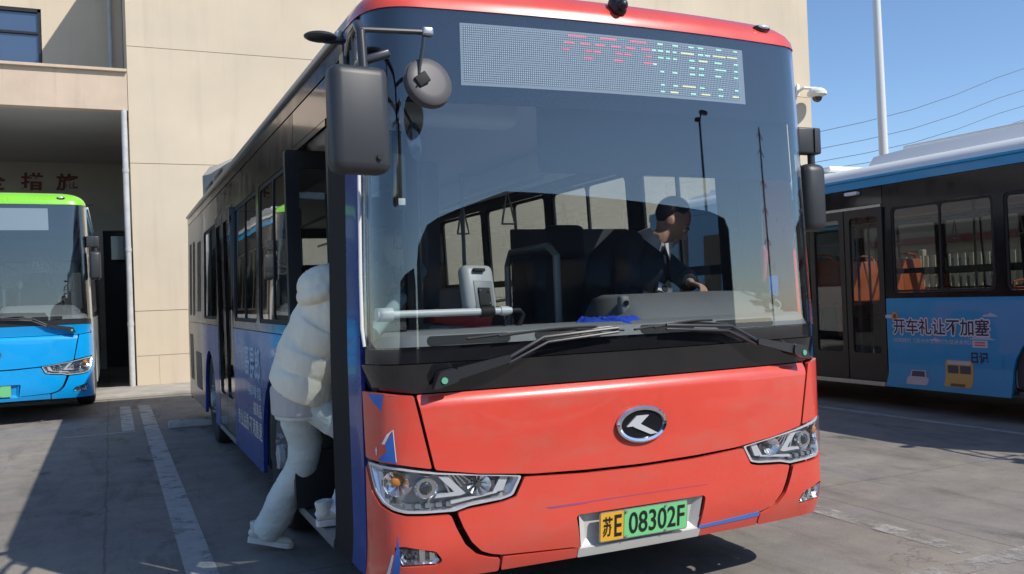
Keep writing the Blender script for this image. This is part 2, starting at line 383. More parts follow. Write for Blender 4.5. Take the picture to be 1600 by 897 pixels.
def make_seat(col, name='passenger_seat'):
    mb = MB()
    mb.box((0, 0, .43), (.42, .42, .05), bev=.02); mb.box((0, .20, .74), (.42, .055, .60), rot=Matrix.Rotation(R(-8), 3, 'X'), bev=.025)
    mb.cyl((0, 0, 0), (0, 0, .42), .035)
    mb.tube([(-.17, .25, .95), (-.16, .27, 1.10), (0, .275, 1.12), (.16, .27, 1.10), (.17, .25, .95)], .014, n=8)
    me_o = mb.build(name, M_seatcol[col], None); C.objects.unlink(me_o); me = me_o.data; bpy.data.objects.remove(me_o); return me

def wheel(parent, x, y, side):
    """tyre, rim and hub; side is +1 or -1 (which way the wheel looks)"""
    prof = [(.26, -.13), (.40, -.14), (.46, -.125), (.482, -.09), (.484, 0), (.482, .09), (.46, .125), (.40, .14), (.30, .125), (.26, .10)]
    n = 40; mb = MB(); vs = []; 
    for i in range(n):
        a = 2*math.pi*i/n
        for r_, d in prof: vs.append((x+side*(d-.14), y+math.cos(a)*r_, .484+math.sin(a)*r_))
    k = len(prof); fs = [(i*k+j, ((i+1) % n)*k+j, ((i+1) % n)*k+(j+1) % k, i*k+(j+1) % k) for i in range(n) for j in range(k)]
    mb.add(vs, fs); t = mb.build('tyre', M_tyre, parent)
    mb = MB(); vs = []; prof = [(.265, -.02), (.27, -.03), (.255, -.045), (.235, -.075), (.16, -.06), (.12, .0), (.085, .015), (.08, .05), (.0, .055)]
    for i in range(n):
        a = 2*math.pi*i/n
        for r_, d in prof: vs.append((x+side*(d-.03), y+math.cos(a)*r_, .484+math.sin(a)*r_))
    k = len(prof); fs = [(i*k+j, ((i+1) % n)*k+j, ((i+1) % n)*k+j+1, i*k+j+1) for i in range(n) for j in range(k-1)]
    mb.add(vs, fs)
    for i in range(10):
        a = 2*math.pi*i/10; mb.cyl((x-side*.03, y+.145*math.cos(a), .484+.145*math.sin(a)), (x+side*.01, y+.145*math.cos(a), .484+.145*math.sin(a)), .013, n=6)
    mb.build('rim', M_rimp, t)

def skirt_poly(y0, y1, z0, z1, side, arches):
    """side lower panel with wheel arches, as an outline in (s, z)"""
    p = [(y0, z0)]
    for yc in arches:
        if y0 < yc-.55 and yc+.55 < y1:
            h = math.sqrt(.56**2-(.46-z0)**2)
            a0 = math.atan2(z0-.46, -h); a1 = math.atan2(z0-.46, h)
            if a0 < 0: a0 += 2*math.pi
            for i in range(17):
                t = a0 + (a1-a0)*i/16; p.append((yc+.56*math.cos(t), .46+.56*math.sin(t)))
    p += [(y1, z0), (y1, z1), (y0, z1)]
    return [(sy(a, side), b) for a, b in p]

def door_leaf(parent, pts, z0, z1, frame_m, glass_m, name='door_leaf', bs=1):
    """a flat door leaf standing between plan points a and b: black frame, pane, grab bar"""
    a, b = Vector((*pts[0], 0)), Vector((*pts[1], 0)); L = (b-a).length; d = (b-a)/L; n = Vector((-d.y, d.x, 0))
    def fn(p, q, t): return a+d*p+Vector((0, 0, q))+n*t
    fr = .075
    o = panel(name, rrect(0, z0, L, z1, .02), frame_m, parent, off=.02, thick=.04, holes=[rrect(fr, z0+.32, L-fr, z1-.10, .04)], fn=fn, cuts=([], []))
    panel('pane', rrect(fr-.005, z0+.315, L-fr+.005, z1-.095, .04), glass_m, o, off=.004, thick=.006, fn=fn, cuts=([], []))
    mb = MB(); mb.tube([fn(.10, z0+.75, -.02*bs), fn(.10, z0+.78, -.075*bs), fn(.10, z1-.75, -.075*bs), fn(.10, z1-.72, -.02*bs)], .014, n=8); mb.build('grab_bar', M_rail, o)
    return o

def make_bus(cfg, loc, label, group='city buses parked side by side'):
    B = empty('city_bus', loc); tag(B, label, 'bus', group)
    g = cfg.get; YR = 9.45; FW, RW = 2.40, 6.65
    hood, lower, cor, maskm, cap = cfg['hood'], cfg['lower'], cfg['corner'], cfg['mask'], cfg['cap']
    # --- dark structure behind the seams
    mb = MB()
    pl = [(s_, None) for s_ in np.arange(-1.42, 1.43, .05)]
    vs = [S3(s_, z_, -.10) for z_ in (.33, .6, .9, 1.2) for s_, _ in pl]; k = len(pl)
    mb.add(vs, [(i*k+j, i*k+j+1, (i+1)*k+j+1, (i+1)*k+j) for i in range(3) for j in range(k-1)])
    mb.build('front_bulkhead', M_under, B, fix=False)
    # --- front panels
    def HF(a, b, d): t = min(max((b-1.035)/.06, 0), 1); t2 = min(max((.76-b)/.05, 0), 1); return S3(a, b, d-.030*t*t)
    h = panel('hood_panel', rnd(HOOD, .012), hood, B, fn=HF, xz=(1.035, 1.05, 1.065, 1.075, 1.085))
    def MF(a, b, d): return S3(a, b, d-.030*min(max((1.225-b)/.12, 0), 1))
    panel('lower_panel', rnd(LOW_C, .012), lower, B, off=.002)
    for mir in (False, True):
        panel('corner_panel', rnd(CORNER_UP, .01), cor, B, mirror=mir)
        panel('bumper_corner', rnd(CORNER_LO, .012), lower, B, off=.001, holes=[rnd([(-1.183,.462),(-1.134,.466),(-1.003,.433),(-.972,.390),(-.992,.368),(-1.150,.373)], .012)], mirror=mir)
        headlight(B, mir); foglight(B, mir)
    # plate recess: sunk pale shelf with sloping cheeks
    mb = MB(); q = [(-.338,.508),(.338,.508),(.318,.345),(-.318,.345)]; q2 = [(-.300,.500),(.300,.500),(.285,.372),(-.285,.372)]
    vs = [S3(a, b, -.004) for a, b in q] + [S3(a, b, -.035) for a, b in q2]
    mb.add(vs, [(4,5,6,7),(0,1,5,4),(1,2,6,5),(2,3,7,6),(3,0,4,7)]); mb.build('plate_recess', cfg['recess'], B, smooth=0)
    panel('bumper_strip', rnd([(-.333,.350),(.333,.350),(.333,.306),(-.333,.306)], .006), cfg['recess'], B, off=.003, thick=.03)
    panel('bumper_lip', rnd(LIP, .006), lower, B, off=.001, thick=.03); panel('bumper_lip', rnd(LIP, .006), lower, B, off=.001, thick=.03, mirror=True)
    # number plate
    def PF(a, b, d): 
        return Vector((a, -.128+(.435-b)*.11 - d, b))
    pl_ = panel('number_plate', rrect(-.24, .365, .24, .505, .012), M_silver, B, off=0, thick=.004, fn=PF, cuts=([], []))
    panel('plate_yellow_field', rrect(-.235, .370, -.113, .500, .008), M_pyellow if cfg['plate'] else M_pgreen, pl_, off=.0025, thick=.002, fn=PF, cuts=([], []))
    panel('plate_green_field', rrect(-.110, .370, .235, .500, .008), M_pgreen, pl_, off=.0025, thick=.002, fn=PF, cuts=([], []))
    if cfg['plate']:
        text('plate_lettering', cfg['plate'][0], (-.222, .390, -.172, .482), M_ink, pl_, PF, bold=.018, off=.0045)
        text('plate_lettering', cfg['plate'][1], (-.162, .385, -.124, .486), M_ink, pl_, PF, bold=.012, off=.0045)
        text('plate_lettering', cfg['plate'][2], (-.085, .385, .222, .486), M_ink, pl_, PF, bold=.012, off=.0045)
    for a in (-.10, .115):
        for b in (.378, .494): mb = MB(); mb.cyl(PF(a, b, .002), PF(a, b, .009), .006, n=8); mb.build('plate_bolt', M_chrome, pl_)
    # emblem: chrome oval ring, dark field, bent arrow mark
    def EF(a, b, d): return Vector((a, -.134-d, .885+b))
    mb = MB(); n = 40
    ring = [[EF(rx*math.cos(2*math.pi*i/n), rz*math.sin(2*math.pi*i/n), dd) for i in range(n)] for rx, rz, dd in ((.136,.084,.0),(.136,.084,.014),(.128,.077,.020),(.116,.066,.016),(.112,.062,.004))]
    mb.add([p for q_ in ring for p in q_], [(a*n+i, a*n+(i+1) % n, (a+1)*n+(i+1) % n, (a+1)*n+i) for a in range(4) for i in range(n)])
    em = mb.build('emblem', M_chrome, B); em['label'] = 'oval chrome emblem ring'
    mb = MB(); mb.prism([(.114*math.cos(2*math.pi*i/n), .064*math.sin(2*math.pi*i/n)) for i in range(n)], 0, .007, EF); mb.build('emblem_field', M_black, em)
    mb = MB(); mb.prism(rnd([(-.088,-.006),(-.030,.040),(.036,.040),(-.012,.002),(.082,-.048),(.040,-.050),(-.045,-.012),(-.052,-.006)], .004), .004, .014, EF); mb.build('emblem_mark', M_reflw, em)
    # --- black mask under the windscreen, with a crease
    panel('windscreen_mask', rnd([(-1.365,1.118),(-1.217,1.113),(-1.06,1.100),(0,1.100),(1.06,1.100),(1.217,1.113),(1.365,1.118),(1.365,1.225),(-1.365,1.225)], .006), maskm, B, off=-.002, thick=.03, fn=MF, xz=(1.14, 1.18))
    panel('windscreen_mask', [(-1.360,1.229),(1.360,1.229),(1.360,1.294),(-1.360,1.294)], M_black if maskm is M_black else M_trim, B, off=-.014, thick=.03)
    # --- windscreen, blind, destination display
    panel('windscreen', rnd([(-1.335,1.292),(1.335,1.292),(1.335,2.762),(-1.335,2.762)], .05), M_ws, B, off=-.004, thick=.006)
    fr = panel('windscreen_surround', rnd([(-1.325,1.292),(1.325,1.292),(1.325,2.762),(-1.325,2.762)], .02), M_frit, B, off=-.016, thick=.006,
          holes=[rnd([(-1.285,1.298),(1.285,1.298),(1.285,2.345),(-1.285,2.345)], .03)])
    panel('driver_blind' if not g('plain') else 'upper_shade', [(-.445, 2.052), (1.20, 2.052), (1.20, 2.40), (-.445, 2.40)], M_blind, B, off=-.06, thick=.004)
    db = panel('destination_display', [(-.826,2.425),(.762,2.425),(.762,2.700),(-.826,2.700)], M_boardf, B, off=-.0125, thick=.003)
    if cfg['led']:
        panel('led_matrix', [(-.815,2.440),(.728,2.440),(.728,2.690),(-.815,2.690)], M_board, db, off=-.0115, thick=.0)
        for key, lst in (('r', REDLED), ('g', GRNLED), ('y', YELLED)):
            mb = MB()
            for a, b, z in lst:
                n_ = max(1, int(round((b-a)/.01)))
                for i in range(n_):
                    x0 = a+(b-a)*i/n_; x1 = x0+(b-a)/n_*.82; zz = z+(.0035 if key != 'r' else .0025)
                    mb.add([S3(x0, z-.0035, -.0105), S3(x1, z-.0035, -.0105), S3(x1, zz, -.0105), S3(x0, zz, -.0105)], [(0, 1, 2, 3)])
            mb.build({'r': 'red_led_segments', 'g': 'green_led_segments', 'y': 'yellow_led_segments'}[key], M_led[key], db, smooth=0, fix=False)
    # --- roof: front cap and main shell from rings above z 2.75
    per = [(s_, 'f') for s_ in list(np.linspace(-SE-.3, SE+.3, 90))]
    def ring(j):
        th = R(90*j/7); out = []
        P = [S(s_, 2.75) for s_, _ in per]; P += [Vector((1.203, y_, 2.75)) for y_ in (1.5, 3, 5, 7, 9.2)]+[Vector((1.15, 9.4, 2.75)), Vector((1.0, YR, 2.75)), Vector((-1.0, YR, 2.75)), Vector((-1.15, 9.4, 2.75))]+[Vector((-1.203, y_, 2.75)) for y_ in (9.2, 7, 5, 3, 1.5)]
        ins = .24*(1-math.cos(th)); fx = 1-ins/1.203
        for p in P:
            y_ = p.y + ins*1.1*max(0., 1-max(p.y, 0)/1.2) if p.y < 1.2 else p.y - (ins*.6 if p.y > 9 else 0)
            out.append(Vector((p.x*fx, y_, 2.752+.165*math.sin(th))))
        return out
    rings = [ring(j) for j in range(8)]; n = len(rings[0])
    vs = [p for q_ in rings for p in q_]; fs = [(a*n+i, a*n+(i+1) % n, (a+1)*n+(i+1) % n, (a+1)*n+i) for a in range(7) for i in range(n)]
    fs.append(tuple(range(7*n, 8*n)))
    me = bpy.data.meshes.new('roof'); me.from_pydata([tuple(p) for p in vs], [], fs)
    for nm, m_, keep in (('roof_front_cap', cap, 'inner'), ('roof', cfg['roof'], 'outer')):
        bm = bmesh.new(); bm.from_mesh(me); bmesh.ops.recalc_face_normals(bm, faces=bm.faces)
        bmesh.ops.bisect_plane(bm, geom=bm.verts[:]+bm.edges[:]+bm.faces[:], plane_co=(0, .34, 0), plane_no=(0, 1, 0), clear_inner=(keep == 'outer'), clear_outer=(keep == 'inner'), dist=1e-5)
        mm = bpy.data.meshes.new(nm); bm.to_mesh(mm); bm.free(); finish(mm, nm, m_, B, 50)
    bpy.data.meshes.remove(me)
    for a in (-.93, .93):                                         # clearance lamps on the cap
        c_ = S(a, 2.75)+Vector((0, .035, .085)); mb = MB(); mb.ball(c_, (.055, .03, .02)); q_ = mb.build('marker_lamp', M_black, B)
        mb = MB(); mb.ball(c_+Vector((0, -.012, .004)), (.038, .024, .014)); mb.build('lamp_lens', M_reflw, q_)
    mb = MB(); mb.box(S(0, 2.75)+Vector((0, .03, .095)), (.075, .09, .10), bev=.03); mb.ball(S(0, 2.75)+Vector((0, -.018, .09)), .026); mb.build('roof_camera', M_trim, B)
    # gutter rails
    for sd in (-1, 1):
        mb = MB(); mb.box((sd*1.212, 4.92, 2.748), (.035, 9.0, .035), bev=.008); mb.build('roof_rail', cfg['rail'], B)
        panel('roof_edge_band', [(sy(.36, sd), 2.635), (sy(9.42, sd), 2.635), (sy(9.42, sd), 2.732), (sy(.36, sd), 2.732)], cfg['edge'], B, off=.004, thick=.02)
    for (y0, y1, hw, zt) in cfg['pods']:
        mb = MB(); P = [(hw, 2.90), (hw, zt-.13), (hw-.10, zt), (-hw+.10, zt), (-hw, zt-.13), (-hw, 2.90)]
        L_ = [(y0, .0, 2.90), (y0+.4, .36, None), (y0+1.4, .56, None), (y1-.4, .94, None), (y1, 1, None)] if cfg['led'] else [(y0, .0, 2.90), (y0+.45, .55, None), (y0+1.1, .85, None), (y1-.6, 1, None), (y1, .9, None)]
        vs = []
        for y_, k_, _ in L_: vs += [(x_*(.94 if k_ < 1 else 1), y_, 2.90+(z_-2.90)*k_) for x_, z_ in P]
        fs = [(a*6+i, a*6+(i+1) % 6, (a+1)*6+(i+1) % 6, (a+1)*6+i) for a in range(4) for i in range(6)]+[tuple(range(5, -1, -1)), tuple(range(24, 30))]
        mb.add(vs, fs); pd = mb.build('roof_unit', cfg['podm'], B, smooth=25)
        mb = MB()
        if cfg['led']:
            for i in range(2): mb.box((-(hw+.002), y0+2.0+i*1.1, 3.05), (.012, .8, .10), bev=.004)
            mb.build('vent_grille', M_trim, pd)
        else:
            mb.box((0, (y0+y1)/2+.1, zt+.03), (hw*1.5, y1-y0-.9, .08), bev=.03); mb.build('unit_lid', cfg['podm'], pd)
    # --- sides
    lay = cfg['side']
    for sd in (-1, 1):
        L_ = lay[sd]; skirt = L_['skirt']; doors = L_['doors']
        # A-pillar piece between the front corner and the side
        y_end = doors[0][0] if doors and doors[0][0] < 1.2 else .58
        panel('corner_pillar', rnd([(sd*1.372, .300), (sy(.36, sd), .300), (sy(.36, sd), 2.745), (sd*1.372, 2.745)], .01), L_['pillar'], B, off=-.001)
        if y_end > .40: panel('door_jamb' if doors and doors[0][0] < 1.2 else 'side_pillar', [(sy(.37, sd), .280), (sy(y_end, sd), .280), (sy(y_end, sd), 2.62), (sy(.37, sd), 2.62)], mat('matt black jamb', (.007, .007, .008), .7, spec=.25), B, off=-.004)
        segs = []; y = y_end if not (doors and doors[0][0] < 1.2) else doors[0][1]
        for a, b in [d_ for d_ in doors if d_[0] > 1.2]+[(7.3, None)]:
            segs.append((y, a)); y = b
        for a, b in segs:
            ar = [c_ for c_ in (FW, RW) if a < c_ < b]
            panel('side_skirt', skirt_poly(a+.006, b-.006, .28, 1.305, sd, ar), skirt, B, thick=.03)
            wins = [(w0, w1) for w0, w1 in L_['windows'] if a < w0 and w1 < b]
            panel('window_band', [(sy(a+.006, sd), 1.311), (sy(b-.006, sd), 1.311), (sy(b-.006, sd), 2.63), (sy(a+.006, sd), 2.63)], M_bside, B, off=-.001, thick=.03,
                  holes=[rrect(min(sy(w0, sd), sy(w1, sd)), 1.37, max(sy(w0, sd), sy(w1, sd)), 2.36, .06) for w0, w1 in wins])
            for w0, w1 in wins:
                p0, p1 = min(sy(w0, sd), sy(w1, sd)), max(sy(w0, sd), sy(w1, sd))
                wf = panel('window', rrect(p0+.003, 1.373, p1-.003, 2.357, .06), M_rub, B, off=-.006, thick=.02, holes=[rrect(p0+.03, 1.40, (p0+p1)/2-.012, 2.33, .04), rrect((p0+p1)/2+.012, 1.40, p1-.03, 2.33, .04)])
                panel('pane', rrect(p0+.012, 1.385, p1-.012, 2.345, .05), M_sdark if (sd < 0 and cfg['led']) else M_side, wf, off=-.014, thick=.005)
                panel('window_bar', [(p0+.03, 1.585), (p1-.03, 1.585), (p1-.03, 1.645), (p0+.03, 1.645)], M_rub, wf, off=-.022, thick=.01)
        # rear service section with vents
        rs = cfg['rear']
        rp = panel('rear_side_panel', skirt_poly(7.306, 9.40, .30, 1.305, sd, []), rs, B, thick=.03)
        rp2 = panel('rear_upper_panel', [(sy(7.306, sd), 1.311), (sy(9.40, sd), 1.311), (sy(9.40, sd), 2.63), (sy(7.306, sd), 2.63)], rs, B, thick=.03)
        for y0, y1, z0, z1, pr in ((7.55, 7.95, 1.45, 2.3, rp2), (8.35, 8.6, 1.4, 2.35, rp2), (8.85, 9.1, 1.4, 2.35, rp2), (8.7, 9.15, .55, 1.15, rp), (7.6, 8.3, .5, .95, rp)):
            panel('vent', rrect(min(sy(y0, sd), sy(y1, sd)), z0, max(sy(y0, sd), sy(y1, sd)), z1, .03), M_trim, pr, off=.003, thick=.003)
        # doors
        for (y0, y1), state in zip(doors, L_['state']):
            hz = 2.42
            panel('door_header', [(sy(y0+.004, sd), hz+.004), (sy(y1-.004, sd), hz+.004), (sy(y1-.004, sd), 2.63), (sy(y0+.004, sd), 2.63)], M_black, B, off=-.001, thick=.03)
            panel('door_track', [(sy(y0+.02, sd), hz-.035), (sy(y1-.02, sd), hz-.035), (sy(y1-.02, sd), hz-.005), (sy(y0+.02, sd), hz-.005)], M_silver if not cfg['led'] else M_black, B, off=.004, thick=.02)
            panel('door_step', [(sy(y0+.004, sd), .275), (sy(y1-.004, sd), .275), (sy(y1-.004, sd), .325), (sy(y0+.004, sd), .325)], M_silver, B, off=.0, thick=.12)
            X = sd*1.235
            if state == 'closed':
                mid = (y0+y1)/2
                for a, b in ((y0+.012, mid-.008), (mid+.008, y1-.012)):
                    door_leaf(B, ((X-sd*.012, a), (X-sd*.012, b)), .335, hz-.04, M_black if sd < 0 and cfg['led'] else M_trim, M_side, bs=1 if sd < 0 else -1)
            else:
                door_leaf(B, ((X-sd*.02, y0+.035), (X-sd*.50, y0+.10)), .335, hz-.04, M_trim, M_side)
                door_leaf(B, ((X+sd*.06, y1-.13), (X-sd*.42, y1-.10)), .335, hz-.04, M_trim, M_side)
        for yc in (FW, RW):
            wheel(B, sd*1.215, yc, sd)
            mb = MB(); n = 18; vs = []
            for i in range(n+1):
                t = R(-15+210*i/n)
                for xx in (1.21, .75): vs.append((sd*xx, yc+.56*math.cos(t), .46+.56*math.sin(t)))
            mb.add(vs, [(2*i, 2*i+1, 2*i+3, 2*i+2) for i in range(n)]); mb.build('wheel_arch', M_under, B, fix=False)
    # rear wall
    mb = MB()
    for c_, d_ in (((0, YR-.03, .9), (2.46, .06, 1.3)), ((0, YR-.03, 2.6), (2.36, .06, .30)), ((-.98, YR-.03, 2.0), (.42, .06, .9)), ((.98, YR-.03, 2.0), (.42, .06, .9))): mb.box(c_, d_)
    rw = mb.build('rear_wall', rs, B)
    mb = MB(); mb.box((0, YR-.03, 2.0), (1.54, .01, .9)); mb.build('rear_window', M_side, B)
    # --- floor, ceiling, inner linings
    mb = MB(); mb.box((0, 4.9, .32), (2.36, 8.9, .05)); mb.build('floor', M_floor, B)
    mb = MB(); mb.box((0, 4.9, 2.60), (2.28, 8.9, .03)); 
    for sd in (-1, 1): mb.box((sd*.92, 5.1, 2.50), (.40, 8.2, .17), bev=.05)
    mb.build('ceiling', M_ceil, B)
    for sd in (-1, 1):
        mb = MB()
        segs = [(.6, 9.3)] if not lay[sd]['doors'] else [(1.62, 4.48), (5.72, 9.3)]
        for a, b in segs: mb.box((sd*1.185, (a+b)/2, .86), (.02, b-a, .95))
        mb.build('inner_lining', M_int, B)
    for sd in (-1, 1):
        for yc in (FW, RW): mb = MB(); mb.box((sd*.98, yc, .66), (.44, 1.15, .62), bev=.05); mb.build('wheel_box', M_intd, B)
    # seats
    me = make_seat(cfg['seat'])
    spots = [(x, y) for y in (3.35, 4.15) for x in (.60, 1.0)]+[(x, y) for y in (5.9, 6.7, 7.5, 8.4) for x in (-1.0, -.60, .60, 1.0)]+[(x, 2.45) for x in (-.98, .98)]
    for x_, y_ in spots:
        zf = .345 if y_ < 5.5 and y_ != 2.45 else .78 if y_ > 5.5 else .95
        if y_ == 2.45: zf = .55
        o = bpy.data.objects.new('passenger_seat', me); C.objects.link(o); o.parent = B; o.location = (x_, y_, zf)
    # grab rails
    mb = MB()
    for x_, y_ in ((-.42, 1.75), (.38, 3.0), (-.38, 4.45), (.40, 4.6), (-.38, 5.75), (.40, 6.3)): mb.tube([(x_, y_, .35), (x_, y_, 2.50)], .017, n=8)
    for x_ in (-.42, .42): mb.tube([(x_, 1.6, 2.28), (x_, 8.6, 2.28)], .016, n=8)
    mb.tube([(.40, 2.0, 1.15), (1.15, 2.0, 1.15)], .016, n=8); mb.tube([(-.40, 4.45, 1.2), (-1.15, 4.45, 1.2)], .016, n=8); mb.tube([(-.40, 4.45, .8), (-1.15, 4.45, .8)], .016, n=8)
    mb.build('grab_rail', M_rail, B)
    mb = MB()
    for x_ in (.42,):
        for i in range(5):
            y_ = 2.2+.9*i; mb.tube([(x_-.05, y_, 2.02), (x_+.05, y_, 2.02), (x_+.035, y_, 2.10), (x_, y_, 2.26), (x_-.035, y_, 2.10), (x_-.05, y_, 2.02)], .008, n=6)
    mb.build('strap_handle', M_white, B)
    # --- dashboard and driver's place
    mb = MB()
    sec = [(-1.30, 1.30, .0), (0, 1.305, .0), (1.30, 1.30, .0)]
    top = []
    for s_ in np.arange(-1.30, 1.301, .05):
        a = S3(s_, 1.27, -.03); b = S3(s_, 1.362, -.085); c_ = S3(s_, 1.368, -.30); top.append((a, S3(s_, 1.345, -.058), b, c_, Vector((c_.x, .52, 1.33)), Vector((c_.x, .52, .9))))
    k = len(top[0]); n = len(top)
    mb.add([p for q_ in top for p in q_], [(i*k+j, (i+1)*k+j, (i+1)*k+j+1, i*k+j+1) for i in range(n-1) for j in range(k-1)])
    da = mb.build('dashboard', M_dash2, B, smooth=35, fix=False)
    mb = MB()
    for a0, a1 in ((-1.0, -.62), (-.50, -.16), (.05, .36), (.50, .88)): mb.prism(rrect(a0, 1.300, a1, 1.340, .018), -.006, .003, lambda a, b, d: S3(a, b, d-.030-(b-1.27)*.37))
    mb.build('vent_slot', M_rub, da)
    mb = MB(); prof = []
    for x_ in np.linspace(.06, 1.13, 18):
        q_ = min(1, (x_-.06)/.10, (1.13-x_)/.16); q_ = max(0, q_); q_ = math.sin(q_*math.pi/2)
        t_ = 1.36+.125*q_ - .03*max(0, x_-.75)
        prof.append([Vector((x_, .06, 1.33)), Vector((x_, .12, 1.34+(t_-1.36)*.6)), Vector((x_, .26, t_)), Vector((x_, .50, t_)), Vector((x_, .56, 1.30))])
    mb.add([p for q_ in prof for p in q_], [(i*5+j, (i+1)*5+j, (i+1)*5+j+1, i*5+j+1) for i in range(17) for j in range(4)])
    mb.build('instrument_hood', M_dash, da, smooth=60, fix=False)
    mb = MB(); mb.tube([(.40, .13, 1.40), (.42, .28, 1.492), (.50, .50, 1.487)], .004, n=6); mb.build('dash_seam', M_rub, da)
    mb = MB(); mb.tube([(1.03+.05*math.cos(2*math.pi*i/20), .13+.01*math.sin(2*math.pi*i/20), 1.40+.028*math.sin(2*math.pi*i/20)) for i in range(21)], .005, n=6, cap=False); mb.build('speaker_ring', M_silver, da)
    for x_ in (.0, .05, .30):
        mb = MB(); mb.ball((x_+.02, .22, 1.372), (.014, .014, .012)); mb.build('knob', M_rub, da)
    mb = MB(); n = 28; cw = Vector((.62, .66, 1.34)); rot = Matrix.Rotation(R(35), 3, 'X')
    mb.tube([cw+rot @ Vector((.225*math.cos(2*math.pi*i/n), .225*math.sin(2*math.pi*i/n), 0)) for i in range(n+1)], .014, n=8, cap=False)
    mb.ball(cw-rot @ Vector((0, 0, .03)), (.06, .06, .03), rot=rot)
    for a in (20, 160, 270): mb.tube([cw-rot @ Vector((0, 0, .03)), cw+rot @ Vector((.22*math.cos(R(a)), .22*math.sin(R(a)), 0))], .012, n=6)
    mb.build('steering_wheel', M_rub, B)
    mb = MB(); mb.box((.50, 1.28, .92), (.50, .50, .12), bev=.05); mb.box((.50, 1.50, 1.36), (.50, .12, .82), rot=Matrix.Rotation(R(-8), 3, 'X'), bev=.05); mb.box((.50, 1.50, 1.84), (.28, .10, .22), bev=.045)
    mb.box((.50, 1.28, .62), (.30, .32, .55), bev=.02); mb.build('driver_seat', mat('driver seat cloth', (.035, .037, .045), .8), B)
    mb = MB(); mb.box((.72, 1.82, 1.15), (.92, .03, 1.6), bev=.01); mb.build('driver_partition', M_intd, B)
    mb = MB(); mb.tube([(.22, 1.80, .36), (.22, 1.80, 1.70), (.16, 1.6, 1.78), (.10, .95, 1.78), (.10, .85, 1.72), (.10, .85, .36)], .022, n=10)
    mb.tube([(.22, 1.80, 1.25), (.10, .85, 1.25)], .016, n=8); mb.build('driver_guard_rail', M_rail, B)
    # wipers: pivot cap, arm, blade
    for px_, ang, L1, L2, bl in cfg['wipers']:
        dr = 1 if px_ < 0 else -1
        def WF(a, b, d): return S3(a, b, d)
        mb = MB(); mb.prism(rnd([(px_-dr*.05, 1.115), (px_+dr*.07, 1.15), (px_+dr*.06, 1.205), (px_-dr*.02, 1.19)], .02), .0, .055, WF)
        mb.prism(rnd([(px_+dr*.07, 1.156), (px_+dr*.30, 1.215), (px_+dr*.30, 1.245), (px_+dr*.06, 1.203)], .006), .018, .045, WF)
        wp = mb.build('wiper', M_arm, B)
        mb = MB()
        p0 = (px_+dr*.29, 1.23); p1 = (px_+dr*.46, 1.312); p2 = (px_+dr*.84, 1.335)
        mb.tube([WF(*p0, .032), WF(*p1, .034), WF(*p2, .026)], .0085, n=8)
        mb.tube([WF(p0[0], p0[1]-.022, .03), WF(p1[0]+dr*.02, p1[1]-.022, .034), WF(p2[0], p2[1]-.018, .026)], .0065, n=8); mb.build('wiper_arm', M_arm, wp)
        c0, c1 = bl; mb = MB(); pts = [(c0+(c1-c0)*i/16) for i in range(17)]
        mb.tube([WF(x_, 1.322+.018*math.sin(math.pi*i/16), .012) for i, x_ in enumerate(pts)], [(.011, .005)]*17, n=8, ref=(0, 1, 0))
        mb.tube([WF(x_, 1.326+.022*math.sin(math.pi*i/16), .022) for i, x_ in enumerate(pts[3:14])], .006, n=6); mb.build('wiper_blade', M_rub, wp)
        mb = MB(); mb.cyl(S3(px_-dr*.0, 1.155, .055), S3(px_, 1.155, .060), .014, n=14); mb.build('pivot_cap', mat('pale green cap', (.12, .42, .25), .5), wp)
    # driver-side rear-view mirror on a bracket
    mb = MB(); mb.box((1.275, .10, 2.285), (.165, .07, .145), bev=.012); mb.box((1.305, .062, 2.285), (.004, .01, .13)); mb.cyl((1.31, .10, 2.25), (1.31, .10, 2.12), .02); mb.build('mirror_bracket', M_mirror, B)
    mb = MB(); mb.box((1.300, .10, 1.975), (.150, .11, .37), bev=.045); mh = mb.build('wing_mirror', M_mirror, B)
    mb = MB(); mb.box((1.300, .157, 1.975), (.115, .004, .31), bev=.0015); mb.build('mirror_glass', M_chrome, mh)
    return B

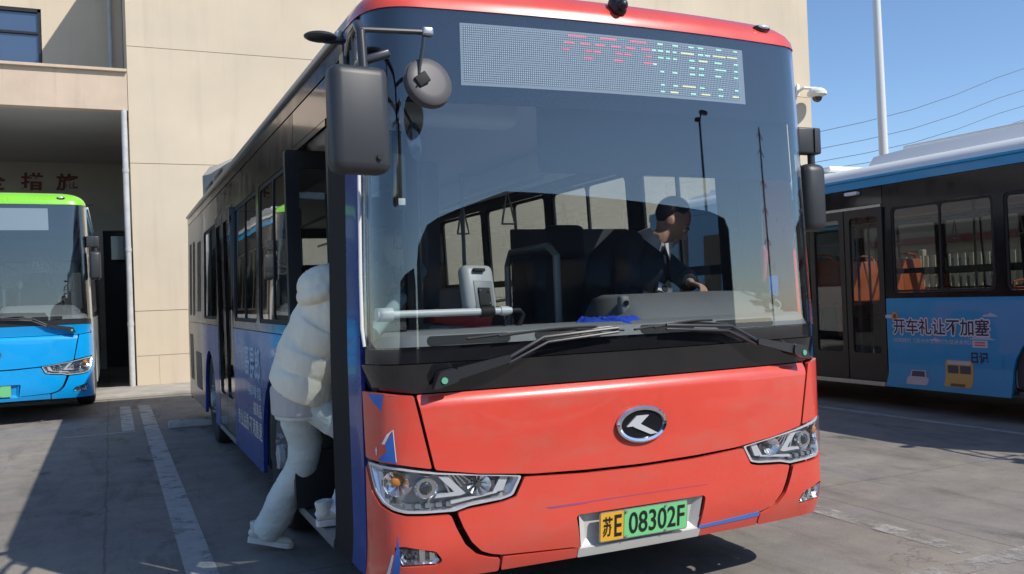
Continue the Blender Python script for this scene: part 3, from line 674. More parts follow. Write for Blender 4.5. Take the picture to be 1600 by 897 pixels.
def headlight(B, mir):
    g = -1 if mir else 1
    def F(a, b, d): return S3(a*g, b, d)
    hl = panel('headlight', rnd(HEAD, .012), M_lampb, B, off=-.055, thick=.004, mirror=mir)
    # border gasket
    inner = [(a, b) for a, b in HEAD]; cx = -.97; cz = .69
    sh = [(cx+(a-cx)*.965, cz+(b-cz)*.90) for a, b in HEAD]
    panel('lamp_bezel', rnd(HEAD, .012), M_reflw, hl, off=-.006, thick=.012, holes=[rnd(sh, .012)], mirror=mir)
    # chrome bowl walls and reflectors
    mb = MB(); n = len(sh)
    back = [(cx+(a-cx)*.90, cz+(b-cz)*.74) for a, b in sh]
    mb.add([F(a, b, -.012) for a, b in sh]+[F(a, b, -.050) for a, b in back], [(i, (i+1) % n, n+(i+1) % n, n+i) for i in range(n)])
    # low reflector (outer), projector surround, inner high-beam bowl with facets
    for (c0, c1, r0, r1, dd) in ((-1.175, .725, .062, .020, -.046), (-1.035, .700, .050, .034, -.03), (-.80, .690, .052, .018, -.046)):
        k = 20; vs = []
        for (rr, d) in ((r0, -.014), (r0*.82, -.026), (r1, dd)):
            for i in range(k):
                t = 2*math.pi*i/k; w_ = 1+(.10 if i % 2 else -.06)*(d < -.02)
                vs.append(F(c0+rr*w_*math.cos(t)*1.05, c1+rr*w_*math.sin(t)*.86, d))
        mb.add(vs, [(a*k+i, a*k+(i+1) % k, (a+1)*k+(i+1) % k, (a+1)*k+i) for a in range(2) for i in range(k)])
    for i in range(6):                                                # ribs between bowls
        a0 = -.93+.016*i; mb.prism([(a0, .655+.012*i), (a0+.01, .652+.012*i), (a0-.03, .745), (a0-.04, .746)], -.044, -.018, F)
    mb.build('reflector', M_refl, hl, smooth=25, fix=False)
    mb = MB()                                                          # light sweeping fins
    mb.prism([(-1.275, .775), (-1.245, .772), (-1.205, .665), (-1.225, .640), (-1.255, .680)], -.04, -.018, F)
    mb.prism([(-.985, .748), (-.94, .742), (-.862, .662), (-.885, .655), (-1.0, .655), (-.99, .668), (-.91, .672)], -.04, -.016, F)
    mb.prism([(-.70, .718), (-.665, .712), (-.69, .655), (-.74, .648), (-.735, .66)], -.04, -.02, F)
    mb.prism([(-.93, .622), (-.72, .648), (-.72, .655), (-.93, .635)], -.03, -.016, F)
    mb.build('bezel_fins', M_reflw, hl)
    mb = MB(); k = 20
    for r_, d0, d1 in ((.042, -.045, -.016),): mb.cyl(F(-1.035, .700, d0), F(-1.035, .700, d1), r_*.98, r_, n=24)
    pr = mb.build('projector_ring', M_chrome, hl)
    mb = MB(); mb.ball(F(-1.035, .700, -.022), (.031, .017, .031)); mb.build('projector_lens', mat('projector lens', (.03, .035, .04), .06, coat=1), pr)
    mb = MB(); mb.ball(F(-1.175, .732, -.034), (.026, .016, .024)); mb.build('indicator_bulb', M_amber, hl)
    mb = MB(); mb.cyl(F(-.80, .690, -.045), F(-.80, .690, -.02), .012, n=12); mb.box(F(-.735, .683, -.03), (.016, .012, .05)); mb.build('high_beam_bulb', M_intd, hl)
    mb = MB()
    for i in range(6):
        a = -1.165+.046*i; b = .628-.0012*i
        mb.prism(rrect(a-.014, b-.009, a+.014, b+.009, .004), -.045, -.020, F)
    for i in range(2): mb.prism(rrect(-1.252+.018*i, .725-.05*i-.014, -1.225+.018*i, .725-.05*i+.014, .005), -.04, -.017, F)
    mb.build('daytime_led', mat('led cell', (.18, .2, .22), .2, coat=.8), hl)
    panel('lamp_cover', rnd([(cx+(a-cx)*.992, cz+(b-cz)*.97) for a, b in HEAD], .012), M_lens, hl, off=.004, thick=.003, mirror=mir)

def foglight(B, mir):
    g = -1 if mir else 1
    def F(a, b, d): return S3(a*g, b, d)
    fg = panel('fog_light', rnd(FOG, .01), M_lampb, B, off=-.040, thick=.004, mirror=mir)
    cx, cz = -1.085, .417
    mb = MB(); n = len(FOG); sh = [(cx+(a-cx)*.96, cz+(b-cz)*.92) for a, b in FOG]
    mb.add([F(a, b, -.002) for a, b in sh]+[F(cx+(a-cx)*.8, cz+(b-cz)*.7, -.036) for a, b in sh], [(i, (i+1) % n, n+(i+1) % n, n+i) for i in range(n)])
    k = 16; vs = []
    for rr, d in ((.032, -.010), (.020, -.034)):
        for i in range(k): vs.append(F(-1.118+rr*(1+.1*(i % 2))*math.cos(2*math.pi*i/k), .420+rr*math.sin(2*math.pi*i/k), d))
    mb.add(vs, [(i, (i+1) % k, k+(i+1) % k, k+i) for i in range(k)])
    mb.prism([(-1.075, .446), (-1.050, .440), (-1.048, .388), (-1.070, .388)], -.034, -.008, F)
    mb.prism([(-1.03, .432), (-1.01, .424), (-1.0, .395), (-1.025, .390)], -.034, -.010, F)
    mb.build('reflector', M_refl, fg, smooth=20, fix=False)
    mb = MB(); mb.ball(F(-1.118, .420, -.024), (.013, .012, .013)); mb.build('bulb', M_intd, fg)
    panel('lamp_cover', rnd(FOG, .01), M_lens, fg, off=.004, thick=.003, mirror=mir)


def door_mirror(B):
    """kerb-side mirror arm: bent tube, big mirror, cross arm with a round mirror, small lug"""
    root = MB()
    root.tube([(-1.20, .36, 2.60), (-1.27, .0, 2.61), (-1.315, -.28, 2.575), (-1.325, -.36, 2.52), (-1.325, -.38, 2.36)], [.017, .018, .019, .019, .019], n=12)
    root.tube([(-1.20, .36, 2.42), (-1.27, .0, 2.42), (-1.32, -.30, 2.42), (-1.325, -.37, 2.41)], .015, n=10)
    root.tube([(-1.235, .12, 2.60), (-1.235, .12, 2.42)], .012, n=8); root.tube([(-1.285, -.1, 2.60), (-1.285, -.1, 2.42)], .010, n=8)
    root.box((-1.215, .30, 2.50), (.05, .10, .26), bev=.015)
    root.box((-1.27, -.36, 2.43), (.11, .05, .03), rot=Matrix.Rotation(R(-20), 3, 'Y'), bev=.008)
    root.tube([(-1.325, -.35, 2.535), (-1.06, -.35, 2.548)], .0115, n=10)
    root.tube([(-1.07, -.35, 2.54), (-1.075, -.355, 2.50), (-1.10, -.36, 2.375)], .007, n=8)
    root.build('mirror_arm', M_arm, B)
    mb = MB(); mb.box((-1.055, -.35, 2.549), (.045, .035, .035), bev=.008); mb.build('mirror_clamp', M_silver, B)
    mb = MB(); mb.box((-1.355, -.385, 2.178), (.228, .115, .405), rot=Matrix.Rotation(R(6), 3, 'Z'), bev=.040)
    k = mb.build('wing_mirror', M_mirror, B); k['label'] = 'large rounded rectangular mirror housing'
    mb = MB(); mb.cyl((-1.29, -.447, 2.035), (-1.29, -.435, 2.035), .011, n=12); mb.build('screw_hole', M_rub, k)
    mb = MB(); mb.box((-1.349, -.322, 2.178), (.17, .006, .34), rot=Matrix.Rotation(R(6), 3, 'Z'), bev=.002); mb.build('mirror_glass', M_chrome, k)
    rot = Matrix.Rotation(R(10), 3, 'Z') @ Matrix.Rotation(R(-12), 3, 'X') @ Matrix.Rotation(R(0), 3, 'Y')
    def f(q): return Vector((q.x, q.y*(1 if q.y > 0 else .75), q.z))
    mb = MB(); c_ = Vector((-1.052, -.335, 2.352)); dv = rot @ Vector((0, 1, 0)); mb.tube([c_+dv*.022, c_+dv*.006, c_-dv*.012, c_-dv*.020, c_-dv*.024], [.096, .101, .099, .090, .060], n=36); mb.tube([c_+rot @ Vector((.095*math.cos(2*math.pi*i/36), .012, .095*math.sin(2*math.pi*i/36))) for i in range(37)], .010, n=8, cap=False)
    k = mb.build('round_mirror', mat('round mirror back', (.085, .078, .082), .5), B)
    mb = MB(); mb.box((-1.09, -.374, 2.355), (.055, .016, .045), rot=Matrix.Rotation(R(-35), 3, 'Y'), bev=.005); mb.tube([(-1.11, -.375, 2.33), (-1.135, -.365, 2.298)], .005, n=6); mb.build('mirror_clip', M_rub, k)
    mb = MB(); mb.ball((-1.33, .30, 2.69), (.075, .06, .022)); mb.box((-1.26, .33, 2.685), (.10, .05, .02), bev=.008); mb.build('side_lug', M_arm, B)

# ================================================================== ground and markings
def ground_mat():
    m = mat('concrete yard', (.33, .30, .265), .85); nt = m.node_tree; L = nt.links.new; b = nt.nodes['Principled BSDF']
    g = N(nt, 'ShaderNodeNewGeometry')
    def noise(scale, det=6, rough=.6, vec=None, dist=0.):
        n_ = N(nt, 'ShaderNodeTexNoise'); n_.inputs['Scale'].default_value = scale; n_.inputs['Detail'].default_value = det; n_.inputs['Roughness'].default_value = rough; n_.inputs['Distortion'].default_value = dist
        L(vec or g.outputs['Position'], n_.inputs['Vector']); return n_
    def ramp(src, a, b_, c, d):
        r_ = N(nt, 'ShaderNodeMapRange'); L(src, r_.inputs[0])
        for i, q in enumerate((a, b_, c, d)): r_.inputs[i+1].default_value = q
        return r_
    def mul(a, b_):
        n_ = N(nt, 'ShaderNodeMath', operation='MULTIPLY'); L(a, n_.inputs[0]); L(b_, n_.inputs[1]); return n_
    big = ramp(noise(.35, 5, .6).outputs[0], .3, .7, .80, 1.12); mid = ramp(noise(3.2, 9, .72).outputs[0], .3, .7, .80, 1.14)
    fin = ramp(noise(60, 5, .8).outputs[0], .25, .75, .80, 1.18)
    # streaks along the driving direction
    mp = N(nt, 'ShaderNodeMapping'); mp.inputs['Scale'].default_value = (3.0, .7, 1); mp.inputs['Rotation'].default_value = (0, 0, R(35)); L(g.outputs['Position'], mp.inputs['Vector'])
    st = ramp(noise(1.3, 8, .72, mp.outputs[0], .6).outputs[0], .50, .70, 1.05, .72)
    mp2 = N(nt, 'ShaderNodeMapping'); mp2.inputs['Scale'].default_value = (2.2, .9, 1); mp2.inputs['Location'].default_value = (3, 7, 0); L(g.outputs['Position'], mp2.inputs['Vector'])
    oil = ramp(noise(1.1, 4, .55, mp2.outputs[0], .3).outputs[0], .63, .72, 1.0, .52)
    k = mul(mul(mul(big.outputs[0], mid.outputs[0]).outputs[0], mul(fin.outputs[0], st.outputs[0]).outputs[0]).outputs[0], oil.outputs[0])
    # saw-cut joints every 3.9 m across and 5 m along
    sx = N(nt, 'ShaderNodeSeparateXYZ'); L(g.outputs['Position'], sx.inputs[0])
    wob = ramp(noise(2.0, 3).outputs[0], 0, 1, -.03, .03)
    def joint(out, period, shift):
        a = N(nt, 'ShaderNodeMath', operation='ADD'); L(out, a.inputs[0]); a.inputs[1].default_value = shift
        a2 = N(nt, 'ShaderNodeMath', operation='ADD'); L(a.outputs[0], a2.inputs[0]); L(wob.outputs[0], a2.inputs[1])
        p = N(nt, 'ShaderNodeMath', operation='PINGPONG'); L(a2.outputs[0], p.inputs[0]); p.inputs[1].default_value = period/2
        return ramp(p.outputs[0], .004, .012, .70, 1.0)
    k = mul(k.outputs[0], joint(sx.outputs[0], 4.6, 100*4.6-2.30).outputs[0])
    k = mul(k.outputs[0], joint(sx.outputs[1], 5.0, 100*5.0-6.4).outputs[0])
    vo = N(nt, 'ShaderNodeTexVoronoi', feature='DISTANCE_TO_EDGE'); vo.inputs['Scale'].default_value = .33; L(noise(1.2, 5, .6).outputs[1], vo.inputs['Vector'])
    v2 = N(nt, 'ShaderNodeVectorMath', operation='MULTIPLY_ADD'); L(noise(1.1, 5, .65).outputs[1], v2.inputs[0]); v2.inputs[1].default_value = (1.4, 1.4, 0); L(g.outputs['Position'], v2.inputs[2]); L(v2.outputs[0], vo.inputs['Vector'])
    cr = ramp(vo.outputs[0], .0005, .0022, .72, 1.0); k = mul(k.outputs[0], cr.outputs[0])
    tint = N(nt, 'ShaderNodeMix'); tint.data_type = 'RGBA'; tint.inputs[6].default_value = (.238, .222, .208, 1); tint.inputs[7].default_value = (.272, .244, .205, 1)
    L(ramp(noise(.9, 4).outputs[0], .35, .65, 0, 1).outputs[0], tint.inputs[0])
    fx = N(nt, 'ShaderNodeVectorMath', operation='SCALE'); L(tint.outputs[2], fx.inputs[0]); L(k.outputs[0], fx.inputs['Scale']); L(fx.outputs[0], b.inputs['Base Color'])
    bp = N(nt, 'ShaderNodeBump'); bp.inputs['Strength'].default_value = .35; bp.inputs['Distance'].default_value = .006
    L(noise(38, 8, .75).outputs[0], bp.inputs['Height']); L(bp.outputs[0], b.inputs['Normal'])
    b.inputs['Specular IOR Level'].default_value = .25
    return m
mb = MB(); q = [-300, -60, -20, -8, 0, 8, 20, 60, 300]
mb.add([(x, y, 0) for x in q for y in q], [(i*9+j, (i+1)*9+j, (i+1)*9+j+1, i*9+j+1) for i in range(8) for j in range(8)])
tag(mb.build('ground', ground_mat(), smooth=0, fix=False), kind='structure')
def line_mat(name, col, keep):
    m = mat(name, col, .75, var=.2, vscale=7); nt = m.node_tree; L = nt.links.new; b = nt.nodes['Principled BSDF']
    g = N(nt, 'ShaderNodeNewGeometry'); n_ = N(nt, 'ShaderNodeTexNoise'); n_.inputs['Scale'].default_value = 4.5; n_.inputs['Detail'].default_value = 10; n_.inputs['Roughness'].default_value = .75
    L(g.outputs['Position'], n_.inputs['Vector']); r_ = N(nt, 'ShaderNodeMapRange'); L(n_.outputs[0], r_.inputs[0]); r_.inputs[1].default_value = keep-.10; r_.inputs[2].default_value = keep+.06; r_.inputs[3].default_value = .0; r_.inputs[4].default_value = .85
    L(r_.outputs[0], b.inputs['Alpha']); return m
M_line = line_mat('worn road paint', (.50, .49, .46), .42); M_line2 = line_mat('very worn road paint', (.42, .40, .37), .53)
def strip(x0, y0, x1, y1, m, z=.004, rz=0, name='parking_line'):
    mb = MB(); n = max(1, int(max(abs(x1-x0), abs(y1-y0))/1.0)); ver = abs(y1-y0) > abs(x1-x0)
    for i in range(n+1):
        t = i/n
        if ver: mb.v += [(x0, y0+(y1-y0)*t, z), (x1, y0+(y1-y0)*t, z)]
        else: mb.v += [(x0+(x1-x0)*t, y0, z), (x0+(x1-x0)*t, y1, z)]
    mb.f = [(2*i, 2*i+1, 2*i+3, 2*i+2) for i in range(n)]
    return tag(mb.build(name, m, smooth=0), kind='structure')
strip(-1.88, -.6, -1.71, 11.4, M_line); strip(-2.14, 8.3, -1.99, 11.4, M_line); strip(-2.78, 8.20, -1.99, 8.27, M_line)
strip(1.95, -.22, 2.10, 9.5, M_line2); strip(1.30, -.46, 2.35, -.30, M_line2, z=.0045); strip(5.60, -.6, 5.70, 9.5, M_line)
strip(-6.4, 8.20, -5.4, 8.27, M_line); strip(9.5, -.6, 9.6, 9.5, M_line)
# pale apron in front of the building
mb = MB(); mb.box((4, 13.75, .03), (36, 1.9, .06), bev=.01); tag(mb.build('pavement', mat('apron concrete', (.40, .37, .33), .85, var=.25, vscale=2.2, bump=.3, bscale=40)), kind='structure')

# ================================================================== depot building
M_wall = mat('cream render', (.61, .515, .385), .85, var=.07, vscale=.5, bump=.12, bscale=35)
def streaks(m, amt=.14):
    nt = m.node_tree; L = nt.links.new; b = nt.nodes['Principled BSDF']; src = b.inputs['Base Color'].links[0].from_socket
    g = N(nt, 'ShaderNodeNewGeometry'); mp = N(nt, 'ShaderNodeMapping'); mp.inputs['Scale'].default_value = (2.4, 2.4, .16); L(g.outputs['Position'], mp.inputs['Vector'])
    n_ = N(nt, 'ShaderNodeTexNoise'); n_.inputs['Scale'].default_value = 1.6; n_.inputs['Detail'].default_value = 9; n_.inputs['Roughness'].default_value = .65; L(mp.outputs[0], n_.inputs['Vector'])
    n2 = N(nt, 'ShaderNodeTexNoise'); n2.inputs['Scale'].default_value = .55; n2.inputs['Detail'].default_value = 6; L(g.outputs['Position'], n2.inputs['Vector'])
    r_ = N(nt, 'ShaderNodeMapRange'); L(n_.outputs[0], r_.inputs[0]); r_.inputs[1].default_value = .52; r_.inputs[2].default_value = .75; r_.inputs[3].default_value = 1; r_.inputs[4].default_value = 1-amt
    r2_ = N(nt, 'ShaderNodeMapRange'); L(n2.outputs[0], r2_.inputs[0]); r2_.inputs[1].default_value = .35; r2_.inputs[2].default_value = .65; r2_.inputs[3].default_value = .95; r2_.inputs[4].default_value = 1.05
    mu = N(nt, 'ShaderNodeMath', operation='MULTIPLY'); L(r_.outputs[0], mu.inputs[0]); L(r2_.outputs[0], mu.inputs[1])
    sc_ = N(nt, 'ShaderNodeVectorMath', operation='SCALE'); L(src, sc_.inputs[0]); L(mu.outputs[0], sc_.inputs['Scale']); L(sc_.outputs[0], b.inputs['Base Color'])
streaks(M_wall, .10)
M_beam = mat('pinkish cream beam', (.58, .45, .34), .85, var=.10, vscale=1.4, bump=.15, bscale=30)
streaks(M_beam, .20)
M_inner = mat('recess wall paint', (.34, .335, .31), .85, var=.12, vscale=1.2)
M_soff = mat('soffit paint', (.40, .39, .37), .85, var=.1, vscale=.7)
M_groove = mat('groove shadow gap', (.16, .14, .12), .9)
BD = empty('depot_building', (6.6, 14.6, 0)); tag(BD, 'cream rendered depot building with a covered bay behind the blue bus', 'building')
def W(mb): mb.v = [(x-6.6, y-14.6, z) for x, y, z in mb.v]; return mb
YB = 14.6; H = 9.7
mb = MB()
ys = [0, .30, 3.07, 6.28, H]                                          # courses between recessed joints
for a, b in ((0.0, 1.464), (1.474, 4.284), (4.294, 6.519), (6.529, H)):
    mb.box(((-1.8+15.1)/2, YB+.15, (a+b)/2), (16.9, .30, b-a))
mb.box(((-1.8+15.1)/2, YB+.18, H/2), (16.88, .25, H-.02))
mb.box((-1.66, YB+4.2, H/2), (.26, 7.7, H)); mb.box((14.96, YB+7.9, H/2), (.26, 15.2, H)); mb.box((6.65, YB+15.5, H/2), (16.9, .3, H))
W(mb).build('wall', M_wall, BD, smooth=0)
mb = MB(); mb.box((6.65, YB+8, H+.02), (17.0, 16.3, .10), bev=.02); W(mb).build('roof', M_soff, BD, smooth=0)
mb = MB(); 
for i in range(20): mb.box((-1.4+i*.82, YB-.0015, .34), (.005, .004, .56))
mb.box((6.65, YB-.003, .62), (16.88, .006, .008)); W(mb).build('tile_joint', mat('fine joint', (.36, .31, .25), .9), BD, smooth=0)
mb = MB(); mb.box((-7.9, YB+.13, 5.66), (12.18, .26, .74)); mb.box((-7.9, YB+.10, 6.04), (12.18, .36, .05)); W(mb).build('beam', M_beam, BD, smooth=0)
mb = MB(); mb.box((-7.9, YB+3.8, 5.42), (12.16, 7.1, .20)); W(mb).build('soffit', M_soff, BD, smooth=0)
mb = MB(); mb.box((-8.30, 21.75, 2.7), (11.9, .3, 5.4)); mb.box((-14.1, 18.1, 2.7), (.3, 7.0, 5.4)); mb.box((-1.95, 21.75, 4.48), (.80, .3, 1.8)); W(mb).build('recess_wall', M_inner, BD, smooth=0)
mb = MB(); mb.box((-2.05, 22.4, 1.8), (1.4, .1, 3.8)); mb.box((-2.05, 22.0, 3.55), (1.0, .1, .12)); mb.box((-2.45, 21.98, 1.8), (.10, .5, 3.6)); W(mb).build('dark_doorway', M_intd, BD, smooth=0)
mb = MB(); mb.box((-1.95, 21.90, 3.15), (.42, .02, .62)); W(mb).build('doorway_glass', mat('doorway glazing', (.10, .14, .18), .1, coat=.5), BD, smooth=0)
mb = MB(); mb.box((-8.4, 21.595, 4.24), (11.7, .012, .02)); W(mb).build('wall_joint', M_groove, BD, smooth=0)
mb = MB()                                                             # upper set-back wall with a window hole
for c_, d_ in (((-2.6, 17.93, 7.9), (1.6, .26, 3.6)), ((-8.6, 17.93, 6.45), (10.4, .26, .7)), ((-8.6, 17.93, 8.88), (10.4, .26, 1.64)), ((-11.0, 17.93, 7.43), (5.6, .26, 1.26))): mb.box(c_, d_)
mb.box((-7.9, 18.9, H-.05), (12.2, 2.2, .1)); W(mb).build('upper_wall', M_wall, BD, smooth=0)
wx0, wx1, wz0, wz1 = -8.2, -3.40, 6.82, 8.05
mb = MB(); mb.box(((wx0+wx1)/2, 17.86, wz0+.03), (wx1-wx0, .10, .07)); mb.box(((wx0+wx1)/2, 17.86, wz1-.03), (wx1-wx0, .10, .07)); mb.box(((wx0+wx1)/2, 17.86, (wz0+wz1)/2+.1), (wx1-wx0, .08, .05))
for i in range(5): mb.box((wx1-.04-i*1.15, 17.86, (wz0+wz1)/2), (.06, .10, wz1-wz0))
wf = W(mb).build('window', M_trim, BD, smooth=0)
mb = MB(); mb.box(((wx0+wx1)/2, 17.88, (wz0+wz1)/2), (wx1-wx0-.04, .02, wz1-wz0-.04)); W(mb).build('pane', mat('sky window pane', (.05, .08, .14), .03, coat=1, spec=1), wf, smooth=0)
mb = MB(); mb.box((-5, 19.2, 7.8), (9, .1, 3)); W(mb).build('room_back', M_intd, BD, smooth=0)
mb = MB(); mb.tube([(-1.885, YB-.06, .0), (-1.885, YB-.06, 5.28)], .052, n=14)
for z_ in (1.2, 2.6, 4.1): mb.cyl((-1.885, YB-.06, z_), (-1.885, YB-.06, z_+.07), .06, n=14)
W(mb).build('downpipe', mat('pale pipe', (.50, .50, .49), .5, var=.15), BD); mb = MB(); mb.tube([(-2.05, 17.70, 6.1), (-2.05, 17.70, 9.6)], .045, n=12); W(mb).build('downpipe', mat('pale pipe', (.50, .50, .49), .5, var=.15), BD)
def CF(a, b, d): return Vector((a-6.6, 21.595-d-14.6, b))
for ch, x0 in (('安', -5.86), ('全', -5.02), ('措', -4.19), ('施', -3.40)):
    text('lettering', ch, (x0, 4.60, x0+.50, 5.05), mat('faded red lettering', (.11, .035, .028), .7), BD, CF, bold=.028, off=.006, slant=.05)
# ================================================================== security camera on the building corner
sg = empty('security_camera', (14.9, 14.55, 6.55)); tag(sg, 'white dome security camera on a bracket at the cream building corner', 'security camera')
mb = MB(); mb.box((-.30, -.02, .12), (.10, .06, .34), bev=.02); mb.tube([(-.30, -.06, .10), (-.30, -.25, .14), (.02, -.38, .12), (.02, -.38, .05)], .04, n=10); mb.build('bracket', M_white, sg)
mb = MB(); mb.ball((.02, -.38, .0), (.24, .24, .14)); mb.cyl((.02, -.38, -.06), (.02, -.38, .02), .25, .25, n=24); hb = mb.build('housing', M_white, sg)
mb = MB(); mb.ball((.02, -.38, -.10), (.14, .14, .15)); mb.build('dome', mat('dark dome', (.02, .02, .025), .08, coat=1), sg)
# ================================================================== lamp post, wires, fence, wheel stop
lp = empty('lamp_post', (23.65, 20, 0)); tag(lp, 'tall white tapered lamp post rising behind the right-hand blue bus', 'lamp post')
mb = MB(); mb.cyl((0, 0, 0), (-.12, 0, 14), .19, .13, n=20); mb.cyl((0, 0, 0), (0, 0, .04), .34, n=20); mb.cyl((-.05, 0, 5.98), (-.05, 0, 6.05), .178, n=20); mb.build('pole', mat('white pole paint', (.66, .66, .65), .35, coat=.3), lp)
mb = MB(); mb.tube([(-.12, 0, 13.8), (.6, 0, 14.3), (1.4, 0, 14.4)], .05, n=8); mb.build('arm', M_white, lp)
mb = MB(); mb.box((1.7, 0, 14.38), (.8, .3, .12), bev=.05); mb.build('lamp_head', M_white, lp)
M_wire = mat('grey wire', (.10, .12, .15), .6)
for i, (za, zb, lab) in enumerate(((15.9, 23.9, 'topmost thin overhead power line crossing the blue sky'), (14.3, 21.6, 'second thin overhead power line from the top in the sky'), (13.1, 19.9, 'third thin overhead power line from the top in the sky'), (12.3, 18.4, 'lowest thin overhead power line just above the bus roofs'))):
    for k_ in (0,):
        mb = MB(); P = []
        for j in range(15):
            t = -1+3.4*j/14; P.append((59+29.3*t, 60+2*t, za+(zb-za)*t-.9*math.sin(math.pi*min(max(t, 0), 1))*.8))
        mb.tube(P, .034, n=6); tag(mb.build('power_line', M_wire, smooth=30), lab, 'power line', 'power lines across the sky')

fe = empty('picket_fence', (12.2, 6.5, 0)); tag(fe, 'cream picket fence seen through the windows of the right-hand blue bus', 'fence')
mb = MB()
for i in range(-42, 43): mb.box((0, i*.165, 1.10), (.035, .085, 1.75), bev=.01)
mb.build('picket', mat('cream fence paint', (.62, .50, .30), .6), fe, smooth=0)
mb = MB(); mb.box((.05, 0, .6), (.05, 14.2, .09)); mb.box((.05, 0, 1.6), (.05, 14.2, .09)); mb.build('rail', mat('cream fence paint', (.62, .5, .3)), fe, smooth=0)
mb = MB()
for i in range(-3, 4):
    mb = MB(); mb.box((.08, i*2.3, 1.05), (.11, .11, 2.1), bev=.02); mb.build('post', mat('cream fence paint', (.62, .5, .3)), fe, smooth=0)
ws = empty('wheel_stop', (-1.30, 8.25, 0)); tag(ws, 'low concrete wheel stop lying near the rear wheel of the red bus', 'wheel stop')
mb = MB(); mb.box((0, 0, .045), (.62, .16, .09), rot=Matrix.Rotation(R(-4), 3, 'Z'), bev=.02); mb.build('block', mat('stop concrete', (.42, .40, .37), .85, var=.25, vscale=9), ws)
for x_ in (-.15, .15):
    mb = MB(); mb.cyl((x_, 0, .085), (x_, 0, .094), .022, n=10); mb.build('bolt', M_intd, ws)
lb = empty('low_building', (27, 10, 0)); tag(lb, 'long low tan building with a dark red fascia far beyond the picket fence', 'building')
mb = MB(); mb.box((.2, 0, 2.2), (.4, 44, 4.4)); mb.build('wall', mat('tan far wall', (.42, .34, .25), .9, var=.15, vscale=.6), lb, smooth=0)
mb = MB(); mb.box((-.10, 0, 3.05), (.30, 44.2, .26)); mb.build('fascia', mat('dark red fascia', (.22, .035, .025), .6), lb, smooth=0)
mb = MB(); mb.box((.3, 0, 4.42), (1.0, 44.4, .14)); mb.build('roof', mat('grey far roof', (.2, .2, .2), .7), lb, smooth=0)
for i in range(9):
    mb = MB(); mb.box((-.012, -19.5+i*4.8, 1.7), (.03, 2.6, 1.2), bev=.01); mb.build('window', mat('far window', (.03, .035, .045), .15, coat=.6), lb)
# unseen coach, van and two thin masts, added as guesses at what the windscreen mirrors
tk = empty('coach', (3.2, -8.3, 0)); tag(tk, 'dark coach added unseen across the yard, a guess at the outline mirrored in the windscreen', 'coach')
M_trk = mat('dark coach paint', (.035, .035, .045), .5, var=.2)
mb = MB(); mb.prism([(-4.4, .45), (4.4, .45), (4.4, 2.78), (4.25, 2.95), (3.7, 3.03), (-1.7, 3.16), (-2.7, 2.93), (-4.25, 2.52), (-4.4, 2.3)], -1.25, 1.25, lambda a, b, d: (a, d, b)); mb.build('body', M_trk, tk, smooth=0)
for i in range(5):
    mb = MB(); mb.box((-3.1+i*1.5, 1.252, 1.85), (1.35, .012, .85), bev=.004); mb.build('window', M_black, tk)
for x_ in (-2.9, 2.6):
    for sd in (-1, 1):
        mb = MB(); mb.cyl((x_, sd*.95, .46), (x_, sd*1.27, .46), .46, n=28); mb.cyl((x_, sd*1.26, .46), (x_, sd*1.29, .46), .22, n=20); mb.build('wheel', M_tyre, tk)
vn = empty('van', (-4.3, -8.1, 0)); tag(vn, 'dark van added unseen behind the viewer left of the coach, darkening the low windscreen reflection', 'van')  # added to keep sky reflection off the lower left glass
mb = MB(); mb.prism([(-2.7, .4), (2.75, .4), (2.75, 2.15), (2.55, 2.28), (-1.2, 2.28), (-1.9, 1.45), (-2.6, 1.2), (-2.75, .8)], -.9, .9, lambda a, b, d: (a, d, b)); mb.build('body', M_trk, vn, smooth=0)
mb = MB(); mb.box((.7, .905, 1.75), (3.2, .012, .6), bev=.004); mb.build('window', M_black, vn)
for x_ in (-1.8, 1.7):
    for sd in (-1, 1):
        mb = MB(); mb.cyl((x_, sd*.66, .36), (x_, sd*.92, .36), .36, n=24); mb.cyl((x_, sd*.91, .36), (x_, sd*.935, .36), .18, n=16); mb.build('wheel', M_tyre, vn)
q_ = empty('lamp_post', (13.2, -14, 0)); tag(q_, 'thin dark lamp post added unseen across the yard, guessed from a line mirrored beside the driver in the windscreen', 'lamp post')  # added for the dark upright line mirrored in the glass
mb = MB(); mb.tube([(0, 0, 0), (-.05, 0, 4), (-.1, 0, 6.5), (.05, 0, 6.75)], [.09, .07, .055, .04], n=10); mb.build('pole', M_arm, q_)
mb = MB(); mb.box((.2, 0, 6.78), (.45, .2, .10), bev=.03); mb.box((-.25, 0, 6.55), (.2, .2, .1), bev=.03); mb.build('lamp_head', M_arm, q_)
q_ = empty('antenna_mast', (17.75, -14, 0)); tag(q_, 'slim antenna mast with short cross arms, added unseen, guessed from marks mirrored at the right of the windscreen', 'mast')  # added likewise, for the branching marks mirrored further right
mb = MB(); mb.tube([(0, 0, 0), (0, 0, 6.9)], .04, n=8); mb.build('mast', M_arm, q_)
mb = MB()
for z_ in (3.6, 4.5, 5.3, 6.2, 6.7): mb.tube([(-.28, 0, z_-.12), (0, 0, z_+.08), (.26, 0, z_-.16)], .022, n=6)
mb.tube([(0, 0, 2.9), (0, 0, 6.8)], .05, n=6); mb.build('cross_arm', M_arm, q_)

